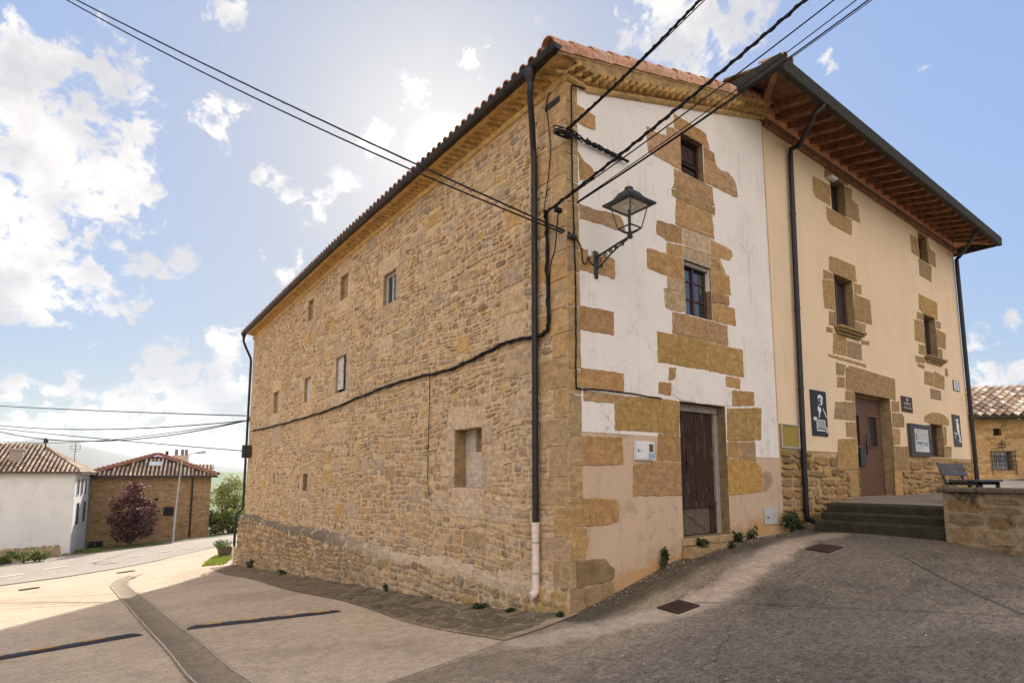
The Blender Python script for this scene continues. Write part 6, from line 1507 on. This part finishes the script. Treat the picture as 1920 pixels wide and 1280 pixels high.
    o, U, d = panel('utility_box', 'small pale grey utility hatch low in the wall right of the old door', 'utility box', ((1431,951.5),(1456.5,950),(1457.5,981.5),(1433,983)), (.50,.48,.47), .02); mb = MB()
    for k in range(5): rect(mb, U, d+.002, .55, .88, .42+.05*k, .435+.05*k, (.36,.34,.33))
    blob(mb, U, d+.003, .24, .58, .07, .07, (.06,.06,.06), r, 10, .05); rect(mb, U, d+.002, .05, .95, .05, .065, (.3,.29,.28)); mb.build('lock', M['attr'], o)
    P = [F2(*p) for p in ((1547,321),(1560,321),(1561,347),(1549,347))]; mb = MB(); x0 = P[0][0]+.02; mb.bbox((x0,-.16,P[2][1]+.03), (x0+.28,-.007,P[0][1]-.12), .03, (.7,.69,.68)); o = tag(mb.build('alarm_box', M['whitebox']), 'white plastic device box beside the top window of the plastered house', 'box')
    mb = MB(); x, z = F2(1103,475); mb.bbox((x-.03,-.05,z-.06), (x+.03,-.0135,z+.08), .008); tag(mb.build('junction_box', M['whitebox']), 'little white junction box left of the lantern bracket', 'box')
signs()

# ------------------------------------------------------------------ iron covers and speed humps on the ground
def tilt(o, x, y, rz, dz=.0):
    hx = (float(H(x+.2, y))-float(H(x-.2, y)))/.4; hy = (float(H(x, y+.2))-float(H(x, y-.2)))/.4
    n = Vector((-hx,-hy,1)).normalized(); o.rotation_mode = 'QUATERNION'
    from mathutils import Quaternion
    o.rotation_quaternion = Vector((0,0,1)).rotation_difference(n) @ Quaternion((0,0,1), rz); o.location = (x, y, float(H(x, y))+dz)
def covers():
    for (x, y, w, d, rz, lb) in ((.72,-1.20,.37,.36,-.15,'rusty square iron cover in front of the old house corner'), (4.04,-1.45,.44,.36,-.04,'rusty iron cover in the court near the mossy steps')):
        mb = MB(); mb.bbox((-w/2,-d/2,-.05), (w/2,d/2,.022), .003)
        for i in range(5):
            for j in range(5): mb.box((-w/2+.05+(w-.1)*i/5+.01,-d/2+.05+(d-.1)*j/5+.01,.0225), (-w/2+.05+(w-.1)*(i+1)/5-.01,-d/2+.05+(d-.1)*(j+1)/5-.01,.026))
        o = mb.build('manhole_cover', M['rust']); tilt(o, x, y, rz); tag(o, lb, 'manhole cover')
    for (px, py, w, lb) in ((236,1072,.55,'small flat drain cover at the end of the cement channel'), (168,1073,.6,'faint metal cover in the sunlit concrete left of the channel'), (55,1104,.5,'flat dark cover in the sunlit concrete near the road')):
        p = gnd(px, py); mb = MB(); mb.bbox((-w/2,-w/2,-.04), (w/2,w/2,.035), .004); o = mb.build('drain_cover', M['rust']); tilt(o, p[0], p[1], .2); tag(o, lb, 'drain cover')
covers()
def hump(A, B, label, seed):
    A, B = np.array(A), np.array(B); L = float(np.linalg.norm(B-A)); c = (A+B)/2; rz = math.atan2(*(B-A)[::-1]); r = random.Random(seed)
    o = thing('speed_hump', label, 'speed hump', 'rubber speed humps'); tilt(o, c[0], c[1], rz, .004)
    sl = (float(H(*B))-float(H(*A)))/L; n = Vector((-sin(rz)*0,0,1)); n_ = max(3, int(L/.06)); w = .115; hgt = .038; mb = MB(); prof = [(-w,0),(-w*.75,hgt*.7),(-w*.35,hgt),(w*.35,hgt),(w*.75,hgt*.7),(w,0)]; vs = []
    for i in range(n_+1):
        x = -L/2+L*i/n_; e = .15+.85*min(1, min(i, n_-i)/1.5); k = .004 if i % 2 else 0
        for (y, z) in prof: vs.append((x, y+.02*((i % 4)-1.5)*0, (z-(k if z > .02 else 0))*e))
    mb.add(vs, [(6*i+j,6*i+j+1,6*i+j+7,6*i+j+6) for i in range(n_) for j in range(5)]+[tuple(range(6)),tuple(6*n_+j for j in range(6))]); mb.build('body', M['rubber'], o)
    x = -L/2+.22
    while x < L/2-.2: mb = MB(); mb.bbox((x,-.045,hgt-.004), (x+.26,.045,hgt+.004), .002, (.55,.30,.06) if r.random() < .75 else (.40,.27,.12)); mb.build('reflector', M['attrm'], o); x += .56
hump((-3.86,4.62), (-1.53,4.26), 'black rubber speed hump with yellow marks right of the drain channel', 1)
hump((-7.0,3.88), (-4.48,4.59), 'black rubber speed hump with yellow marks left of the drain channel', 2)

# ------------------------------------------------------------------ cables
def cable(label, pts, r, cat='cable', parent=None, name='cable', wig=0., twist=None):
    P = [Vector(p) for p in pts]; mb = MB(); Q = []; rr = random.Random(len(label))
    for i in range(len(P)-1):
        k = 8
        p0, p1, p2, p3 = P[max(0,i-1)], P[i], P[i+1], P[min(len(P)-1,i+2)]
        for j in range(k):
            t = j/k; Q.append(.5*((2*p1)+(p2-p0)*t+(2*p0-5*p1+4*p2-p3)*t*t+(3*p1-p0-3*p2+p3)*t**3)+Vector((rr.uniform(-wig,wig),rr.uniform(-wig,wig)*.3,rr.uniform(-wig,wig))))
    Q.append(P[-1])
    mb.tube(Q, r, 7)
    if twist:
        m = []
        for i, p in enumerate(Q): a = i*1.1; m.append(p+Vector((cos(a)*r*.9, sin(a)*r*.5, sin(a)*r*.9)))
        mb.tube(m, r*.75, 6)
    return tag(mb.build(name, M['cable'], None, True), label, cat)
def span(label, a, b, r, sagm=.25, n=14, twist=None):
    a, b = Vector(a), Vector(b); e = (b-a)+Vector((0,0,4*sagm)); return cable(label, [a.lerp(b, t/n)-Vector((0,0,4*sagm*(t/n)*(1-t/n))) for t in range(n+1)]+[b+e*(.08*k*k) for k in range(1, 6)], r, 'overhead cable', None, 'overhead_cable', 0., twist)
FP = lambda px, py, o=.03: tuple(on(px, py, 1, -o))
SP = lambda px, py, o=.03: tuple(on(px, py, 0, -o))
def cables():
    # the pair crossing the picture from upper left
    A = FP(1076,443,.06); span('upper of the two overhead cables crossing the sky from upper left to the corner', FP(1074,440,.07), tuple(deep(70,-38,11.)), .014, .10, twist=True)
    span('lower of the two overhead cables crossing the sky from upper left to the corner', FP(1078,446,.07), tuple(deep(62,-36,10.6)), .013, .22)
    # towards upper right
    B = FP(1062,243,.08); span('thick twisted overhead cable from the corner coil to the top edge', B, tuple(deep(1345,-34,6.2)), .016, .05, twist=True)
    span('thin overhead wire beside the thick twisted cable at the corner coil', FP(1064,246,.07), tuple(deep(1352,-30,6.2)), .007, .02)
    K = FP(1024,398,.10); span('thickest overhead cable running from the corner bend up to the right', (K[0],K[1]-.02,K[2]), tuple(deep(1535,-22,5.6)), .018, .05, twist=True)
    D = FP(1046,392,.10)
    for k, (px, py, dp, rr, lb) in enumerate(((1600,-28,6.,.009,'first thin overhead wire below the thickest cable'), (1640,-26,6.2,.007,'second thin overhead wire below the thickest cable'), (1656,-20,6.4,.010,'lowest thicker overhead wire over the plastered house eave'), (1668,-24,6.5,.006,'lowest thin overhead wire over the plastered house eave'))):
        st = (1022+60*k*0+4,396-2*k) if k < 1 else (1082,377+k*1.5); span(lb, FP(st[0],st[1],.06+.01*k), tuple(deep(px,py,dp)), rr, .05)
    # far left wires
    E = SP(463,788,.25); E2 = SP(461,779,.25); E3 = SP(458,845,.3)
    for (s, q, dp, rr, sg, lb) in ((E2,(-30,759),34,.02,.05,'topmost of the level wires left of the stone house'), (E,(-30,794),34,.02,.35,'slack wire just below the topmost level wire at left'), (E,(-40,798),33,.022,.85,'deeply sagging wire left of the stone house'), (E3,(-30,800),36,.018,.05,'straight wire slanting down to the lowest bracket at left'), (E,(-60,820),40,.016,.6,'faint low wire over the white house roof')):
        span(lb, s, tuple(deep(q[0],q[1],dp)), rr, sg)
    # along the side wall
    cable('thick black cable bundle sagging along the rubble side wall', [SP(472,808,.05),SP(520,797,.05),SP(570,783,.05),SP(620,767,.05),SP(680,742,.05),SP(740,719,.05),SP(800,703,.05),SP(850,690,.05),SP(900,666,.05),SP(950,642,.05),SP(1000,631,.05),SP(1022,622,.06),SP(1028,600,.06),SP(1026,520,.05),SP(1025,430,.05),SP(1022,400,.07),K], .026, wig=.006, twist=True)
    cable('thin cable dropping down the rubble wall from the bundle', [SP(806,701,.03),SP(805,760,.03),SP(803,830,.03),SP(802,900,.03),SP(805,928,.03)], .007, wig=.003)
    cable('thin cable on the side wall from the cornice to the corner bend', [SP(1052,152,.03),SP(1026,185,.03),SP(1029,240,.03),SP(1032,285,.03),SP(1026,350,.03),SP(1020,392,.05)], .007, wig=.003)
    cable('cable running down the front corner past the lantern to the old door', [FP(1071.5,160,.03),FP(1072,215,.03),FP(1072.5,300,.03),FP(1075,380,.03),FP(1077,445,.03),FP(1079,520,.03),FP(1080,600,.03),FP(1080,680,.03),FP(1081,722,.03),FP(1086,728,.03),FP(1130,731,.03),FP(1180,737,.03),FP(1240,747,.03)], .011, wig=.005)
    cable('cable under the front cornice of the old house', [FP(1073,160,.06),FP(1110,170,.03),FP(1170,178,.03),FP(1240,186,.03),FP(1320,200,.03),FP(1400,213,.03),FP(1420,220,.04),FP(1445,240,.03),FP(1466,250,.03)], .012, wig=.006, twist=True)
    cable('looped lamp cable from the corner bracket to the lantern', [FP(1078,446,.05),FP(1086,455,.03),FP(1091,470,.03),FP(1093,490,.03),FP(1099,495,.03),FP(1103,483,.06),FP(1106,490,.03),FP(1113,497,.03)], .009)
    cable('slack black cable at the corner between bend and coil', [FP(1047,396,.06),FP(1044,430,.05),FP(1040,470,.05),FP(1032,500,.06),SP(1030,560,.04)], .010)
    # coil and the bar of connectors
    r = random.Random(5); mb = MB(); c = Vector(FP(1056,254,.08))
    for k in range(7):
        n = 18; ra = r.uniform(.09,.17); q = Vector((r.uniform(-.06,.06), r.uniform(-.05,.02), r.uniform(-.04,.04))); tl = r.uniform(-.5,.5)
        mb.tube([c+q+Vector((ra*1.15*cos(2*pi*t/n), -.04+.05*sin(2*pi*t/n+tl), ra*.45*sin(2*pi*t/n)+ra*.2*cos(2*pi*t/n))) for t in range(n+1)], .009, 6)
    tag(mb.build('cable_coil', M['cable']), 'tangled coil of black cable high on the stone corner', 'cable coil')
    mb = MB(); a, b = Vector(FP(1068,250,.06)), Vector(FP(1178,304,.05)); 
    for k in range(4): 
        L = []
        for t in range(26): p = a.lerp(b, min(1, t/25*(1 if k < 2 else .8))); L.append(p+Vector((0, -.02*r.random(), r.uniform(-.03,.03)+.05*max(0, 1-t/18)*r.uniform(-1,1))))
        mb.tube(L, .010, 6)
    for t in (.3,.4,.5,.62,.72,.84): p = a.lerp(b, t); mb.bbox((p.x-.05,p.y-.03,p.z-.035), (p.x+.05,p.y+.02,p.z+.03), .01)
    p = a.lerp(b, .5); mb.tube([a, b], .014, 6); tag(mb.build('cable_terminal', M['cable']), 'black cable strip with connectors slanting across the white plaster', 'cable terminal')
    mb = MB(); p = FP(1046,393,.07); mb.bbox((p[0]-.06,p[1]-.03,p[2]-.04), (p[0]+.07,p[1]+.03,p[2]+.03), .012); mb.tube([p,(p[0],p[1]+.07,p[2])], .01, 6); tag(mb.build('cable_clamp', M['cable']), 'black wire clamp on the stone corner above the lantern', 'clamp')
    mb = MB(); p = FP(1076,444,.05); mb.bbox((p[0]-.10,p[1]-.03,p[2]-.035), (p[0]+.05,p[1]+.045,p[2]+.03), .012); tag(mb.build('cable_clamp', M['iron']), 'grey anchor clamp where the sky crossing cables meet the corner', 'clamp')
    mb = MB(); p = SP(459,846,.25); mb.bbox((p[0]-.1,p[1]-.15,p[2]-.25), (p[0]+.2,p[1]+.1,p[2]+.25), .02); tag(mb.build('cable_box', M['iron']), 'grey cable box on the far corner of the rubble wall', 'box')
    mb = MB(); p = S2(1047,186); q = S2(1035,192); mb.bbox((-.03,min(p[0],q[0])-.05,p[1]-.07), (-.0145,max(p[0],q[0])+.14,p[1]+.02), .004, (.25,.22,.18)); tag(mb.build('metal_plate', M['iron']), 'small slanted metal plate under the cornice at the house corner', 'plate')
cables()
def haze():
    mb = MB(); mb.box((-11000,-11000,-17.2), (11000,11000,420)); m = bpy.data.materials.new('air_haze'); m.use_nodes = True; T = NT(m.node_tree); T.n.clear(); o = T('ShaderNodeOutputMaterial'); v = T('ShaderNodeVolumePrincipled')
    v.inputs['Color'].default_value = (.86,.90,.96,1); v.inputs['Density'].default_value = .8e-4; v.inputs['Anisotropy'].default_value = .35; T.link(v.outputs[0], o.inputs['Volume'])
    tag(mb.build('haze', m), None, None, None, 'stuff')
if HAZE: haze()
